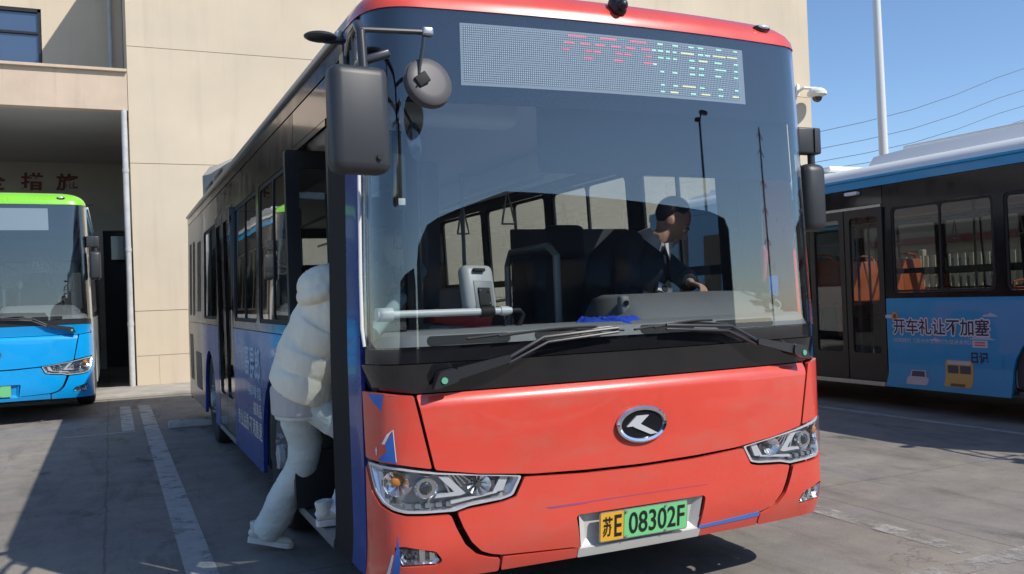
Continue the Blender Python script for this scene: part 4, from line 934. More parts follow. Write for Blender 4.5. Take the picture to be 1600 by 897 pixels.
# ================================================================== the three buses
red = dirty(paint('coral red wrap', (.69, .072, .046)), .16); blue_d = mat('deep blue wrap', (.016, .045, .25), .3, coat=.3, var=.08, vscale=2, rvar=.05)
sky_b = paint('bright sky blue paint', (.0, .34, .78)); lime = paint('lime green paint', (.22, .62, .03)); mid_b = mat('medium blue wrap', (.004, .29, .56), .35, coat=.5, var=.06)
pale = mat('pale grey panel', (.52, .55, .56), .25, coat=.6, var=.08); blk_roof = mat('dark roof edge', (.05, .05, .05), .4)
MW = [(1.78, 2.98), (3.10, 4.40)]; RWN = [(5.80, 7.15)]
WIP = [(-.955, 0, 0, 0, (-.84, -.08)), (.985, 0, 0, 0, (-.02, .52))]
rear_m = mat('dark silver rear panel', (.16, .155, .15), .25, coat=.2, var=.12, vscale=1.4)
ours = make_bus(dict(hood=red, lower=red, corner=red, mask=M_black, cap=red, roof=mat('bus roof grey', (.35, .35, .35), .4), recess=mat('plate recess white', (.55, .56, .54), .4, var=.05), plate=('苏', 'E', '08302F'), led=True,
    rail=mat('pale gutter', (.45, .43, .40), .3, metal=.4), edge=M_bside, pods=[(5.4, 9.35, 1.0, 3.46)], podm=mat('grey roof unit', (.46, .46, .45), .35, coat=.3, var=.1), rear=rear_m, seat='dark', wipers=WIP,
    side={-1: dict(skirt=blue_d, pillar=blue_d, doors=[(.72, 1.62), (4.5, 5.7)], state=['open', 'closed'], windows=MW+RWN, jamb=1),
          1: dict(skirt=red, pillar=red, doors=[], state=[], windows=[(.75, 1.62)]+MW+[(4.52, 5.68)]+RWN, jamb=1)}), (0, 0, 0),
    'red-fronted city bus with blue side, open front door and plate 08302F')
left_bus = make_bus(dict(hood=sky_b, lower=sky_b, corner=sky_b, mask=sky_b, cap=lime, roof=pale, recess=sky_b, plate=None, led=False, plain=True,
    rail=pale, edge=mid_b, pods=[(3.5, 6.5, .9, 3.2)], podm=pale, rear=pale, seat='dark', wipers=WIP,
    side={-1: dict(skirt=pale, pillar=pale, doors=[(.72, 1.62), (4.5, 5.7)], state=['closed', 'closed'], windows=MW+RWN, jamb=1),
          1: dict(skirt=pale, pillar=pale, doors=[], state=[], windows=[(.75, 1.62)]+MW+[(4.52, 5.68)]+RWN, jamb=1)}), (-3.70, 10.03, 0),
    'bright blue bus with lime green roof parked in the covered bay')
white_pod = mat('white roof unit', (.80, .80, .78), .35)
right_bus = make_bus(dict(hood=mid_b, lower=mid_b, corner=mid_b, mask=M_black, cap=mid_b, roof=white_pod, recess=mid_b, plate=None, led=False, plain=True,
    rail=mid_b, edge=mid_b, pods=[(.7, 5.0, .98, 3.06), (5.3, 8.8, .95, 3.0)], podm=white_pod, rear=mid_b, seat='orange', wipers=WIP,
    side={-1: dict(skirt=mid_b, pillar=mid_b, doors=[(.72, 1.62), (4.52, 5.72)], state=['closed', 'closed'], windows=MW+RWN, jamb=1),
          1: dict(skirt=mid_b, pillar=mid_b, doors=[], state=[], windows=[(.75, 1.62)]+MW+[(4.52, 5.68)]+RWN, jamb=1)}), (7.25, -.56, 0),
    'blue city bus with white roof units and a courtesy slogan on its side')
left_bus.scale = (1, 1, 1.085)
for B in (ours, left_bus, right_bus): door_mirror(B)

# --- decals and writing on the red bus
dk = mat('decal royal blue', (.02, .13, .50), .35, coat=.4); wh = mat('torn film white', (.70, .70, .69), .5)
for poly in ([(-1.303,1.105),(-1.208,1.103),(-1.224,1.032),(-1.249,1.056),(-1.281,1.080)], [(-1.166,.953),(-1.158,.815),(-1.250,.825),(-1.228,.845),(-1.2,.862),(-1.207,.892),(-1.183,.928)], [(-1.163,.51),(-1.152,.385),(-1.153,.344),(-1.191,.342),(-1.178,.427),(-1.171,.459)]):
    panel('torn_decal', poly, dk, ours, off=.0022, thick=.0015)
for poly in ([(-1.166,.958),(-1.185,.935),(-1.209,.894),(-1.225,.895),(-1.197,.936)], [(-1.262,.868),(-1.256,.880),(-1.250,.868),(-1.258,.845)], [(-1.196,.342),(-1.183,.430),(-1.190,.430),(-1.212,.342)], [(-1.170,.955),(-1.166,.955),(-1.157,.82),(-1.160,.82)]):
    panel('torn_film_edge', poly, wh, ours, off=.0030, thick=.0012)
panel('blue_scrape', [(.322,.362),(.700,.377),(.704,.354),(.322,.347)], mat('scrape blue', (.06, .2, .62), .4), ours, off=.0038, thick=.002)
for poly in ([(-.503,.562),(-.294,.563),(-.294,.555),(-.478,.553)], [(-.294,.5635),(0,.5645),(.366,.5605),(.365,.558),(0,.561),(-.294,.559)]):
    panel('scratch', poly, mat('scratch blue', (.30, .07, .16), .5), ours, off=.0032, thick=.001)
pale_ink = mat('pale blue lettering', (.42, .50, .62), .5)
def LS(y0, y1): return sy(y1, -1), sy(y0, -1)      # (s0, s1) on the door side
a, b = LS(2.98, 3.78); text('side_lettering', '哥昆郎', (a, .93, b, 1.19), pale_ink, ours, S3, bold=.02)
a, b = LS(2.98, 3.60); text('side_lettering', '咖啡馆', (a, .80, b, .90), pale_ink, ours, S3, bold=.01)
a, b = LS(2.98, 3.38); text('side_lettering', '福清品', (a, .67, b, .77), mat('warm white lettering', (.60, .56, .50), .5), ours, S3, bold=.015)
a, b = LS(2.98, 4.28); text('side_lettering', '专业品质·不满意退', (a, .50, b, .64), mat('warm white lettering', (.6, .56, .5)), ours, S3, bold=.015)
a, b = LS(1.66, 1.86); text('side_lettering', '福', (a, 1.05, b, 1.20), M_ink, ours, S3, bold=.015)
# --- slogan and drawings on the right-hand bus
navy = mat('navy lettering', (.012, .012, .06), .5); wtx = mat('white lettering', (.62, .62, .64), .5)
def RS(y0, y1): return sy(y1+.56, -1), sy(y0+.56, -1)
a, b = RS(2.63, 3.86)
v_, f_ = text_polys('开车礼让不加塞', .012); mb = MB()
for i in range(10):
    ox, oz = .016*math.cos(2*math.pi*i/10), .016*math.sin(2*math.pi*i/10)
    mb.add([S3(a+(b-a)*p[0]+ox, .895+.18*p[1]+oz, .0024+.00004*i) for p in v_], f_)
mb.build('slogan_outline', wtx, right_bus, smooth=0, fix=False)
text('slogan', '开车礼让不加塞', (a, .895, b, 1.075), navy, right_bus, S3, bold=.014, off=.0045)
a, b = RS(2.85, 3.86); text('slogan_small', '共同践行《苏州市文明行为促进条例》', (a, .800, b, .850), wtx, right_bus, S3, bold=.0, off=.003)
def decal(name, polys, root_label=None, off=.003):
    root = None
    for i, (poly, m_) in enumerate(polys):
        pp = []
        for y_, z_ in poly: pp.append((sy(y_+.56, -1), z_))
        o = panel(name if i == 0 else name+'_detail', pp, m_, right_bus if root is None else root, off=off+.0012*i, thick=.001)
        root = root or o
    return root
ylw = mat('school yellow', (.55, .38, .12), .5); drk = mat('drawing dark glass', (.06, .07, .07), .5); gwh = mat('drawing grey white', (.52, .52, .55), .5); orn = mat('drawing orange', (.70, .30, .03), .5)
def bx(y0, y1, z0, z1, r=.02): return [(p, q) for p, q in rrect(min(y0, y1), z0, max(y0, y1), z1, r)]
decal('bus_drawing', [(bx(2.84, 3.18, .34, .63, .03), ylw), (bx(2.87, 3.15, .585, .622, .01), gwh), (bx(2.87, 3.0, .49, .575, .008), drk), (bx(3.02, 3.15, .49, .575, .008), drk), (bx(2.92, 3.10, .35, .38, .012), mat('drawing brown', (.16, .09, .04), .5))])
decal('car_drawing', [(bx(3.39, 3.68, .33, .42, .03), gwh), ([(3.42, .41), (3.44, .495), (3.63, .495), (3.65, .41)], gwh), ([(3.445, .425), (3.455, .485), (3.615, .485), (3.625, .425)], drk)])
decal('coin_badge', [(bx(3.82, 3.97, 1.075, 1.115, .008), gwh), ([(3.835+.045*math.cos(2*math.pi*i/20), 1.10+.045*math.sin(2*math.pi*i/20)) for i in range(20)], orn), ([(3.835+.027*math.cos(2*math.pi*i/20), 1.10+.027*math.sin(2*math.pi*i/20)) for i in range(20)], mat('drawing brown', (.16, .09, .04)))])
cl = mat('pale cloud', (.42, .46, .62), .5)
for y_, z_, k_ in ((2.62, 1.10, .10), (3.30, .83, .08), (2.72, .86, .16)):
    decal('cloud_drawing', [([(y_-k_, z_), (y_-k_*.7, z_+.012), (y_-k_*.3, z_+k_*.30), (y_, z_+k_*.42), (y_+k_*.35, z_+k_*.22), (y_+k_*.7, z_+.02), (y_+k_, z_)], cl)], off=.0015)
decal('red_label', [(bx(2.66, 2.84, .775, .85, .01), gwh), (bx(2.69, 2.81, .795, .808, .002), mat('label red', (.55, .08, .06), .5)), (bx(2.69, 2.81, .822, .835, .002), mat('label red', (.55, .08, .06)))])
a, b = RS(2.66, 2.86); text('side_lettering', '日记', (a, .60, b, .73), navy, right_bus, S3, bold=.03)
decal('hatch', [(bx(2.50, 2.62, .57, .68, .008), mid_b)], off=.004)
for B in (right_bus,):
    panel('side_camera', rrect(sy(5.05, -1), 2.56, sy(4.85, -1), 2.60, .018), M_white, B, off=.05, thick=.05)
# --- things inside and on the red bus that the windscreen shows
mb = MB(); mb.tube([S3(-1.310, 1.305, .006), S3(-1.316, 1.38, .014), S3(-1.322, 1.6, .014), S3(-1.322, 2.3, .014), S3(-1.322, 2.70, .010)], [(.010, .008)]*5, n=10); mb.build('white_corner_strip', M_white, ours)
mb = MB(); mb.tube([(-1.19, .045, 1.438), (-1.12, .05, 1.438)], .030, n=16); mb.tube([(-1.19, .05, 1.438), (-.545, .075, 1.432)], .0165, n=14); mb.cyl((-.60, .073, 1.432), (-.56, .074, 1.432), .021, n=14); mb.build('white_hand_rail', M_white, ours)
mb = MB(); mb.tube([(-.56, .075, 1.432), (-.50, .08, 1.432), (-.48, .085, 1.41), (-.50, .09, 1.36), (-.53, .10, 1.34)], .012, n=8); mb.cyl((-.70, .071, 1.432), (-.635, .074, 1.432), .026, n=14)
mb.tube([(-.56, .09, 1.41), (-.575, .10, 1.35), (-.56, .12, 1.33)], .006, n=6); mb.build('rail_clamp', M_rub, ours)
cr_ = empty('card_reader', (-.685, .135, 1.535)); tag(cr_, 'white fare card reader clamped to the rail behind the windscreen', 'card reader')
rt = Matrix.Rotation(R(-14), 3, 'X') @ Matrix.Rotation(R(8), 3, 'Z')
mb = MB(); mb.box((0, 0, 0), (.165, .075, .225), rot=rt, bev=.032); mb.build('casing', mat('reader grey white', (.50, .49, .47), .4), cr_)
mb = MB(); mb.box((.015, -.040, -.025), (.10, .012, .13), rot=rt, bev=.005); mb.build('back_plate', mat('reader mid grey', (.25, .25, .25), .45), cr_)
mb = MB(); mb.box((.015, -.050, -.035), (.062, .012, .085), rot=rt, bev=.003); mb.box((.0, -.028, .088), (.06, .02, .014), rot=rt, bev=.003); mb.box((.012, -.052, -.10), (.03, .02, .05), bev=.004); mb.build('mount', M_rub, cr_)
mb = MB()
for x_ in (-.008, .038):
    for z_ in (-.065, -.005): mb.ball((x_, -.057, z_), .005, nu=8, nv=6)
mb.build('screw', M_chrome, cr_)
cloth = MB(); nx, ny = 70, 24
for i in range(nx):
    for j in range(ny):
        a, b = i/(nx-1), j/(ny-1); x_ = -.225+.36*a+.018*math.sin(b*9+a*4); y_ = -.045+.17*b+.03*math.sin(a*7)
        e_ = min(1, 6*min(a, 1-a, b*1.6, 1-b)); p_ = Vector((x_*15+b*3, y_*13, 1.3)); rdg = (1-abs(mnoise.noise(p_))*2.2); r2_ = (1-abs(mnoise.noise(p_*2.3+Vector((5, 1, 0))))*2)
        z_ = 1.352+e_*(.030*max(rdg, 0)*(1.15-.6*a)+.012*max(r2_, 0))+.016*max(0, 1-b*2.4)*0-.028*max(0, .28-b)*3
        cloth.v.append((x_, y_+.0, z_))
cloth.f = [(i*ny+j, (i+1)*ny+j, (i+1)*ny+j+1, i*ny+j+1) for i in range(nx-1) for j in range(ny-1)]
k_ = len(cloth.v); cloth.v += [(x, y, z-.006) for x, y, z in cloth.v]; cloth.f += [tuple(q+k_ for q in reversed(f)) for f in cloth.f]
tag(cloth.build('blue_cloth', M_bluecloth, None, smooth=60, fix=False), 'crumpled blue cloth on the dashboard behind the windscreen', 'cloth')
dc = empty('dash_camera', (.115, .17, 1.43)); tag(dc, 'small dark dash camera standing on the middle of the dashboard', 'camera')
mb = MB(); mb.box((0, 0, 0), (.055, .05, .10), bev=.018); mb.cyl((0, 0, -.09), (0, 0, -.04), .022, n=12); mb.build('body', M_dash2, dc)
mb = MB(); mb.cyl((0, -.024, .012), (0, -.032, .012), .014, n=16); mb.build('lens', M_black, dc)
hd_ = empty('handheld_device', (.585, .50, 1.50)); tag(hd_, 'small silver handheld device with a round dark lens in the hands of the driver', 'device')
rt = Matrix.Rotation(R(25), 3, 'Y') @ Matrix.Rotation(R(-20), 3, 'X')
mb = MB(); mb.box((0, 0, 0), (.105, .025, .060), rot=rt, bev=.006); mb.build('casing', M_silver, hd_)
mb = MB(); mb.cyl(rt @ Vector((-.005, -.012, 0)), rt @ Vector((-.005, -.017, 0)), .021, n=20); mb.build('lens', M_rub, hd_)
d2 = empty('webcam', (.955, .10, 1.425)); tag(d2, 'black bracketed camera at the right end of the dashboard', 'camera')
mb = MB(); mb.box((0, 0, .02), (.10, .05, .035), rot=Matrix.Rotation(R(8), 3, 'Y'), bev=.01); mb.cyl((.01, 0, -.05), (.0, 0, .02), .012, n=8); mb.cyl((.01, 0, -.06), (.01, 0, -.048), .03, n=12); mb.build('body', M_rub, d2)
mb = MB(); mb.cyl((.03, -.02, .015), (.03, -.034, .015), .012, n=12); mb.build('lens', M_black, d2)
mb = MB(); mb.tube([(.995, .15, 2.05), (.995, .15, 1.70)], .002, n=5); mb.tube([(.995, .15, 1.72), (1.0, .15, 1.68), (.995, .15, 1.60), (.99, .15, 1.52)], [.008, .022, .016, .013], n=8)
tag(mb.build('red_tassel', mat('red tassel', (.45, .02, .04), .7)), 'small red tassel hanging inside the windscreen by the driver', 'tassel')
mb = MB(); mb.box((1.03, .12, 1.50), (.06, .004, .11), bev=.001); mb.build('blue_sticker', mat('sticker blue', (.02, .08, .35), .4), ours)
mb = MB(); mb.box((-1.035, .16, 2.07), (.062, .045, .33), bev=.012); mb.tube([(-1.03, .16, 2.23), (-1.02, .18, 2.42)], .008, n=6); mb.build('door_monitor', M_rub, ours)
mb = MB(); mb.box((-1.03, .135, 1.935), (.032, .004, .03), bev=.001); mb.build('monitor_label', M_white, ours)
mb = MB(); mb.ball((-.955, .15, 2.21), (.036, .012, .085), rot=Matrix.Rotation(R(-4), 3, 'Y'), nu=24, nv=14); mb.tube([(-.965, .15, 2.285), (-1.0, .16, 2.36), (-1.01, .18, 2.42)], .006, n=6); mb.build('interior_mirror', mat('inner mirror', (.10, .10, .12), .15, coat=1), ours)
mb = MB(); mb.tube([(-1.13, .35, 1.345), (-.45, 1.45, 1.72)], .034, n=12); mb.build('sloping_hand_rail', mat('pale teal rail', (.26, .36, .35), .35), ours)
mb = MB(); mb.box((-.52, 1.02, .86), (.34, .34, 1.0), bev=.03); fb = mb.build('fare_box', mat('fare box grey', (.22, .22, .23), .5), ours)
mb = MB(); mb.box((-.48, .88, 1.38), (.34, .06, .08), rot=Matrix.Rotation(R(10), 3, 'Y'), bev=.008); mb.build('fare_box_top', mat('fare box red', (.5, .03, .03), .4), fb)
for x_, y_, z_, m_ in ((-1.0, .80, 1.66, M_yel), (-1.0, .80, 1.80, mat('pale sticker', (.3, .28, .2), .5))):
    mb = MB(); mb.box((x_, y_, z_), (.085, .004, .085), bev=.001); mb.build('sticker', m_, ours)
mb = MB(); mb.tube([(-1.0, .82, .4), (-1.0, .82, 2.45)], .015, n=8); mb.build('sticker_pole', M_intd, ours)

mb = MB(); mb.box((-.50, 1.28, 1.30), (.09, .10, 2.0), bev=.015); mb.build('cabin_post', M_intd, ours)
mb = MB(); mb.box((-.36, 1.36, 1.05), (.26, .28, 1.02), bev=.02); mb.build('cash_locker', mat('brown grey locker', (.13, .11, .10), .5), ours)
for x_, y_ in ((-.88, 1.95), (-.72, 2.3), (-.98, 2.7)):
    mb = MB(); mb.tube([(x_, y_, .4), (x_, y_, 1.70), (x_+.05, y_+.15, 1.76), (x_+.32, y_+.2, 1.76), (x_+.36, y_+.2, 1.70), (x_+.36, y_+.2, .9)], .02, n=8); mb.tube([(x_, y_, 1.40), (x_+.36, y_+.2, 1.40)], .018, n=8); mb.build('seat_rail', M_intd, ours)
mb = MB(); mb.box((-.20, 2.9, 2.22), (.60, .05, .34), bev=.01); mb.build('info_screen', M_rub, ours)
mb = MB(); mb.box((-.72, .42, 2.44), (.78, .16, .20), bev=.05); mb.build('overhead_cover', M_white, ours)
# ================================================================== people
skin = mat('skin', (.55, .32, .23), .5, var=.06, vscale=9); hair = mat('black hair', (.012, .011, .012), .45, bump=.5, bscale=120)
def head_geo(mb, c, face, up=(0, 0, 1), k=1.0):
    """head with jaw, nose, brow, lips and ears added to a body mesh; returns the frame"""
    f = Vector(face).normalized(); u_ = Vector(up); l = u_.cross(f).normalized(); u_ = f.cross(l).normalized(); c = Vector(c)
    Mx = Matrix((f, l, u_)).transposed()
    def P(x, y, z): return c + Mx @ Vector((x, y, z))*k
    def fn(q):
        t = max(0., -q.z); q = q.copy(); q.y *= 1-.30*t; q.x *= (1-.10*t) if q.x > 0 else (1-.35*t); q.x += .12*t; return q
    mb.ball(c, (.098*k, .076*k, .122*k), rot=Mx, nu=28, nv=20, fn=fn)
    mb.ball(P(-.02, 0, .03), (.088*k, .077*k, .092*k), rot=Mx, nu=24, nv=16)
    mb.tube([P(.090, 0, .030), P(.104, 0, .005), P(.120, 0, -.022), P(.100, 0, -.034)], [.008*k, .010*k, .015*k, .010*k], n=8)
    mb.ball(P(.098, 0, -.058), (.012*k, .024*k, .007*k), rot=Mx); mb.ball(P(.096, 0, -.070), (.012*k, .020*k, .007*k), rot=Mx)
    mb.ball(P(.080, 0, -.100), (.026*k, .028*k, .018*k), rot=Mx)
    for s_ in (-1, 1):
        mb.ball(P(.086, s_*.030, .030), (.014*k, .026*k, .008*k), rot=Mx)
        mb.ball(P(-.008, s_*.078, -.005), (.022*k, .010*k, .033*k), rot=Mx)
    return P, Mx
def eyes(parent, P, Mx, k=1.0):
    mb = MB()
    for s_ in (-1, 1): mb.ball(P(.086, s_*.031, .010), .0115*k, nu=12, nv=8)
    mb.build('eye', mat('eye white', (.6, .58, .55), .2), parent)
    mb = MB()
    for s_ in (-1, 1): mb.ball(P(.0945, s_*.031, .010), .0058*k, nu=10, nv=6); mb.tube([P(.098, s_*.014, .030), P(.098, s_*.034, .036), P(.086, s_*.052, .030)], .0042*k, n=6)
    mb.build('brow_and_iris', hair, parent)
def hand(mb, w_, d, palm_n, curl=.5, k=1.0, side=1):
    """palm, four unequal bent fingers and a thumb; w_ wrist, d pointing direction, palm_n palm normal"""
    w_ = Vector(w_); d = Vector(d).normalized(); n = Vector(palm_n); n = (n-d*n.dot(d)).normalized(); s_ = d.cross(n)*side
    mb.tube([w_, w_+d*.03*k, w_+d*.065*k, w_+d*.092*k], [(.026*k, .017*k), (.032*k, .015*k), (.040*k, .014*k), (.038*k, .012*k)], n=14, ref=s_)
    for i, (L_, o_) in enumerate(((.070, -.030), (.080, -.010), (.074, .011), (.058, .030))):
        b = w_+d*.088*k+s_*o_*k; q = [b-d*.02*k, b]; a = .25*curl; dirn = d
        for j, fr in enumerate((.45, .32, .23)):
            a += curl*.75; dj = (d*math.cos(a)+n*math.sin(a)+s_*o_*1.2).normalized(); q.append(q[-1]+dj*L_*fr*k)
        mb.tube(q, [.0095*k, .0094*k, .0088*k, .0080*k, .0062*k], n=8)
    b = w_+d*.025*k-s_*.026*k; mb.tube([b, b+(d*.6-s_*.8+n*.25).normalized()*.032*k, b+(d*.9-s_*.75+n*.55).normalized()*.062*k, b+(d*1.2-s_*.45+n*.8).normalized()*.084*k], [.013*k, .0115*k, .0098*k, .007*k], n=8)

# --- passenger stepping aboard
p1 = empty('person', (-1.32, 1.45, 0)); tag(p1, 'person in cream puffer vest and pale jeans stepping into the front door', 'person', 'people around the red bus')
o1 = Vector((1.32, -1.45, 0))
def OFF(mb, o): mb.v = [tuple(Vector(q)+o) for q in mb.v]; return mb
J = dict(pelvis=(-1.27, 1.26, 1.00), waist=(-1.24, 1.22, 1.14), chest=(-1.16, 1.14, 1.36), neck=(-1.06, 1.06, 1.55), head=(-.93, 1.00, 1.63),
         sR=(-1.09, .93, 1.46), eR=(-1.03, .84, 1.22), wR=(-.83, .86, 1.22), sL=(-1.09, 1.27, 1.46), eL=(-.92, 1.36, 1.24), wL=(-.74, 1.33, 1.38),
         hR=(-1.24, 1.17, .96), kR=(-.94, 1.14, .70), aR=(-1.16, 1.04, .40), hL=(-1.29, 1.36, .96), kL=(-1.235, 1.50, .63), aL=(-1.40, 1.92, .17))
J = {k_: Vector(v_) for k_, v_ in J.items()}
mb = MB()
mb.tube([J['pelvis']-Vector((0, 0, .08)), J['pelvis'], J['waist'], J['chest'], J['neck']-Vector((.02, .01, .02))], [(.12, .15), (.125, .16), (.105, .135), (.12, .17), (.07, .09)], n=20, ref=(1, 0, 0))
mb.tube([J['neck']-Vector((.05, .03, .06)), J['neck'], J['head']-Vector((.03, 0, .05))], [.065, .055, .052], n=14)
for s_ in 'RL':
    mb.tube([J['s'+s_], J['e'+s_], J['w'+s_]], [.055, .042, .028], n=12); mb.tube([J['h'+s_], J['k'+s_], J['a'+s_]], [.090, .062, .042], n=14)
    mb.ball(J['s'+s_], .06)
P, Mx = head_geo(mb, J['head'], (.9, -.1, -.25))
hand(mb, J['wR'], (1, .1, .1), (0, 0, -1), .7, side=1); hand(mb, J['wL'], (.8, -.1, .5), (0, -1, 0), .8, side=-1)
remesh(OFF(mb, o1), 'body', skin, p1, .0075, 2)
mb = MB(); mb.ball(P(-.022, 0, .030), (.102, .088, .112), rot=Mx, nu=24, nv=16, fn=lambda q: q if q.x < .35 or q.z > .35 else Vector((q.x*.5, q.y*.9, q.z)))
mb.ball(P(-.05, 0, -.04), (.065, .072, .09), rot=Mx); remesh(OFF(mb, o1), 'hair', hair, p1, .008, 1)
# trousers: wide pale jeans, hems over the shoes
jean = mat('pale blue denim', (.62, .68, .67), .85, var=.12, vscale=7, bump=.35, bscale=60)
mb = MB()
mb.tube([J['waist']+Vector((-.01, 0, -.02)), J['pelvis']+Vector((-.02, .01, 0)), J['pelvis']-Vector((.02, -.01, .12))], [(.130, .165), (.155, .190), (.135, .175)], n=22, ref=(1, 0, 0))
def leg(h_, k_, a_, back, w0=.125, w1=.092, w2=.098):
    pts = []; rad = []
    for t in np.linspace(0, 1, 12):
        if t < .5: p = h_.lerp(k_, t*2)
        else: p = k_.lerp(a_, t*2-1)
        bend = math.sin(math.pi*t)*.02
        wob = .003*math.sin(t*17)+.005*math.sin(t*40+1)*(t > .72)
        pts.append(p+Vector((bend*.5, 0, 0))+Vector((.006*math.sin(t*23), .006*math.cos(t*17), 0)))
        r_ = (w0+(w1-w0)*t*2 if t < .5 else w1+(w2-w1)*(t*2-1))+wob; rad.append((r_, r_*.92))
    mb.tube(pts, rad, n=20, ref=(0, 1, 0))
leg(J['hL'], J['kL'], J['aL']+Vector((.01, -.01, -.035)), True); leg(J['hR'], J['kR'], J['aR']+Vector((0, 0, -.035)), False, .105, .085, .088)
remesh(OFF(mb, o1), 'trousers', jean, p1, .008, 2, wr=[(4, .004, (1, 1, 1.5)), (14, .0022, (1, 1, 2.6))])
# puffer vest with quilted rolls, thick collar hood
vest = mat('cream puffer nylon', (.90, .82, .66), .55, var=.05, vscale=5, bump=.35, bscale=16)
mb = MB(); path = [Vector((-1.285, 1.27, 1.02)), Vector((-1.26, 1.24, 1.16)), Vector((-1.20, 1.18, 1.32)), Vector((-1.13, 1.11, 1.47)), Vector((-1.07, 1.07, 1.56))]
pts = []; rad = []; K = 46
for i in range(K):
    t = i/(K-1); q = t*(len(path)-1); j = min(int(q), len(path)-2); p = path[j].lerp(path[j+1], q-j)
    puff = abs(math.sin(t*math.pi*4.1+.1))**.36; base = 1.04-.12*t if t < .75 else .95-.42*(t-.75)/.25*1.0
    pts.append(p+Vector((.004*math.sin(t*23), .004*math.cos(t*29), 0))); rad.append(((.142+.032*puff)*base, (.196+.032*puff)*base))
mb.tube(pts, rad, n=36, ref=(1, 0, 0))
mb.ball((-1.10, .96, 1.47), (.10, .085, .085)); mb.ball((-1.10, 1.25, 1.47), (.10, .085, .085))
random.seed(5)
remesh(OFF(mb, o1), 'vest', vest, p1, .0065, 2, wr=[(5, .005, (1, 1, .8)), (16, .0030, (1, 1, .5)), (34, .0014, (1, 1, .7))])
mb = MB()                                                            # hood: a thick soft roll behind the neck
mb.tube([(-1.0, .955, 1.58), (-1.10, .965, 1.60), (-1.15, 1.03, 1.625)], [(.045, .05), (.055, .06), (.05, .05)], n=16); mb.tube([(-1.0, 1.21, 1.58), (-1.10, 1.21, 1.60), (-1.15, 1.15, 1.625)], [(.045, .05), (.055, .06), (.05, .05)], n=16)
mb.ball((-1.175, 1.09, 1.612), (.150, .165, .090), rot=Matrix.Rotation(R(-16), 3, 'Y')); mb.ball((-1.20, 1.09, 1.56), (.125, .19, .075), rot=Matrix.Rotation(R(-22), 3, 'Y'))
remesh(OFF(mb, o1), 'hood', vest, p1, .0075, 3, wr=[(7, .004, (1, 1, 1)), (22, .002, (1, 1, 1))])
sleeve = mat('light grey sweatshirt', (.52, .50, .48), .85, bump=.3, bscale=40)
mb = MB(); mb.tube([J['waist'], J['pelvis']+Vector((-.02, .01, .0)), J['pelvis']+Vector((-.022, .012, -.10))], [(.13, .17), (.165, .20), (.155, .190)], n=22, ref=(1, 0, 0))
for s_ in 'RL':
    a, e, w_ = J['s'+s_], J['e'+s_], J['w'+s_]; pts = []; rad = []
    for t in np.linspace(0, 1, 12):
        p = a.lerp(e, t*2) if t < .5 else e.lerp(w_, t*2-1); pts.append(p); rad.append(.072-.022*t+.005*math.sin(t*25))
    mb.tube(pts, rad, n=16)
remesh(OFF(mb, o1), 'sleeves', sleeve, p1, .008, 2)
shoe_m = mat('off white trainer leather', (.62, .61, .58), .5, var=.05); sole_m = mat('white rubber sole', (.66, .65, .62), .6)
def shoe(toe, heel, up_, parent, org):
    toe, heel = Vector(toe), Vector(heel); d = (toe-heel); L_ = d.length; d.normalize(); s_ = Vector(up_).cross(d).normalized(); n_ = d.cross(s_)
    def F(a, b, c): return heel+d*a*L_+s_*b+n_*c+org
    out = [(0, .028), (.05, .036), (.25, .036), (.5, .041), (.75, .050), (.92, .042), (1.0, .018), (1.0, -.018), (.92, -.042), (.75, -.048), (.5, -.036), (.25, -.034), (.05, -.034), (0, -.026)]
    mb = MB(); mb.prism(rnd(out, .02, n=3), 0, .032, lambda a, b, c: F(a, b, c)); mb.build('sole', sole_m, parent)
    mb = MB(); mb.tube([F(.01, 0, .045), F(.15, 0, .065), F(.35, 0, .068), F(.55, 0, .058), (F(.78, 0, .045)), F(.95, 0, .038), F(.99, 0, .036)], [(.026, .022), (.036, .045), (.038, .046), (.041, .036), (.046, .026), (.034, .018), (.012, .010)], n=18, ref=s_)
    mb.tube([F(.18, 0, .06), F(.14, 0, .13)], [.042, .046], n=14); mb.ball(F(.42, 0, .10), (.02, .02, .015))
    remesh(mb, 'shoe', shoe_m, parent, .006, 1)
shoe((-1.245, 1.905, .005), (-1.495, 2.02, .055), (0, 0, 1), p1, o1)
shoe((-1.005, 1.02, .330), (-1.275, 1.04, .332), (0, 0, 1), p1, o1)

# --- driver bending over the wheel
p2 = empty('person', (.55, 1.25, .95)); tag(p2, 'driver in a dark jacket and white collar leaning over the steering wheel', 'person', 'people around the red bus')
o2 = -Vector((.55, 1.25, .95))
D = dict(pel=(.50, 1.20, 1.02), wst=(.54, 1.12, 1.22), chs=(.62, .95, 1.63), nck=(.765, .845, 1.795), hd=(.865, .80, 1.905),
         sR=(.55, .79, 1.77), eR=(.43, .66, 1.47), wR=(.50, .55, 1.475), sL=(.79, 1.03, 1.77), eL=(.98, .84, 1.56), wL=(.82, .58, 1.535),
         hR=(.42, 1.15, 1.0), kR=(.42, .72, 1.03), aR=(.42, .55, .62), hL=(.62, 1.15, 1.0), kL=(.66, .72, 1.03), aL=(.68, .55, .62))
D = {k_: Vector(v_) for k_, v_ in D.items()}
mb = MB()
mb.tube([D['pel'], D['wst'], D['chs'], D['nck']-Vector((.03, -.02, .06))], [(.15, .12), (.14, .11), (.17, .12), (.08, .08)], n=20, ref=(1, 0, 0))
mb.tube([D['nck']-Vector((.05, -.03, .08)), D['nck'], D['hd']-Vector((.02, 0, .06))], [.075, .060, .056], n=14)
for s_ in 'RL':
    mb.tube([D['s'+s_], D['e'+s_], D['w'+s_]], [.055, .042, .028], n=12); mb.tube([D['h'+s_], D['k'+s_], D['a'+s_]], [.085, .060, .042], n=14); mb.ball(D['s'+s_], .06)
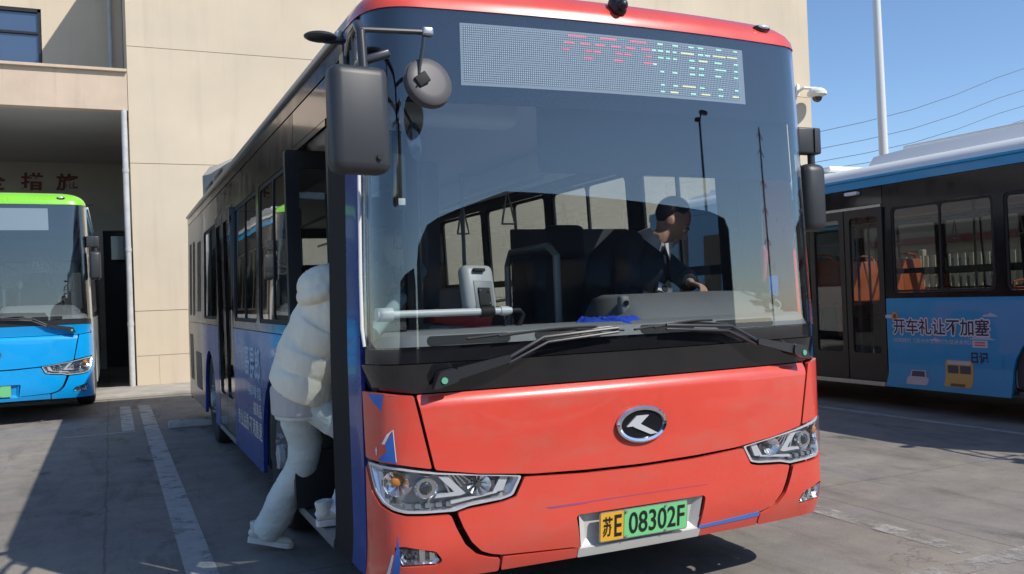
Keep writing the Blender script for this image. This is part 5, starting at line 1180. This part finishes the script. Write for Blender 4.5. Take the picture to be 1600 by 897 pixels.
P, Mx = head_geo(mb, D['hd'], (.60, -.44, -.74), up=(.1, -.1, 1), k=1.04)
hand(mb, D['wR'], (.55, -.75, .0), (0, 0, -1), .55, side=1); hand(mb, D['wL'], (.25, -.9, -.25), (-.3, 0, -1), .75, side=-1)
for s_ in 'RL': mb.tube([D['a'+s_]+Vector((0, .05, -.02)), D['a'+s_]+Vector((0, -.05, -.06)), D['a'+s_]+Vector((0, -.15, -.07))], [.04, .042, .03], n=12)
bo = remesh(OFF(mb, o2), 'body', skin, p2, .0075, 2)
Pd = lambda x, y, z: P(x, y, z)+o2
eyes(p2, Pd, Mx, 1.04)
mb = MB(); mb.ball(P(-.030, 0, .042), (.106, .089, .106), rot=Mx, nu=26, nv=18, fn=lambda q: Vector((q.x if q.x < .45 else .45+(q.x-.45)*.4, q.y, q.z)) if q.z > .25 or q.x < .1 else Vector((min(q.x, .1), q.y*.93, q.z)))
remesh(OFF(mb, o2), 'hair', hair, p2, .007, 1)
jk = mat('dark navy jacket', (.016, .018, .028), .75, var=.2, bump=.4, bscale=30)
mb = MB(); mb.tube([D['pel']-Vector((0, 0, .02)), D['wst'], D['chs'], D['chs'].lerp(D['nck'], .55), D['nck']-Vector((.025, -.02, .015))], [(.19, .16), (.20, .165), (.245, .19), (.225, .18), (.135, .12)], n=24, ref=(1, -.4, 0))
for s_ in 'RL':
    a, e, w_ = D['s'+s_], D['e'+s_], D['w'+s_]; pts = []; rad = []
    for t in np.linspace(0, .97, 12):
        p = a.lerp(e, t*2) if t < .5 else e.lerp(w_, t*2-1); pts.append(p); rad.append(.085-.038*t+.005*math.sin(t*27))
    mb.tube(pts, rad, n=16); mb.ball(a, .092)
remesh(OFF(mb, o2), 'jacket', jk, p2, .0085, 2)
mb = MB(); mb.tube([D['nck']+Vector((-.045, .035, -.035)), D['nck']+Vector((.012, -.012, .028))], [.112, .074], n=18, cap=False); mb.prism([(0, 0), (.05, -.10), (.09, .01)], 0, .008, lambda a, b, d: D['nck']+Vector((.015+a*.7, -.075-d, -.02+b)))
mb.build('collar', mat('white shirt', (.66, .66, .67), .7), p2); bpy.context.view_layer.update()
for o_ in p2.children:
    if o_.name.startswith('collar'):
        for q in o_.data.vertices: q.co += o2
mb = MB()
for s_ in 'RL': mb.tube([D['h'+s_]+Vector((0, .04, .0)), D['k'+s_], D['a'+s_]], [.105, .085, .075], n=16)
remesh(OFF(mb, o2), 'trousers', jk, p2, .010, 1)
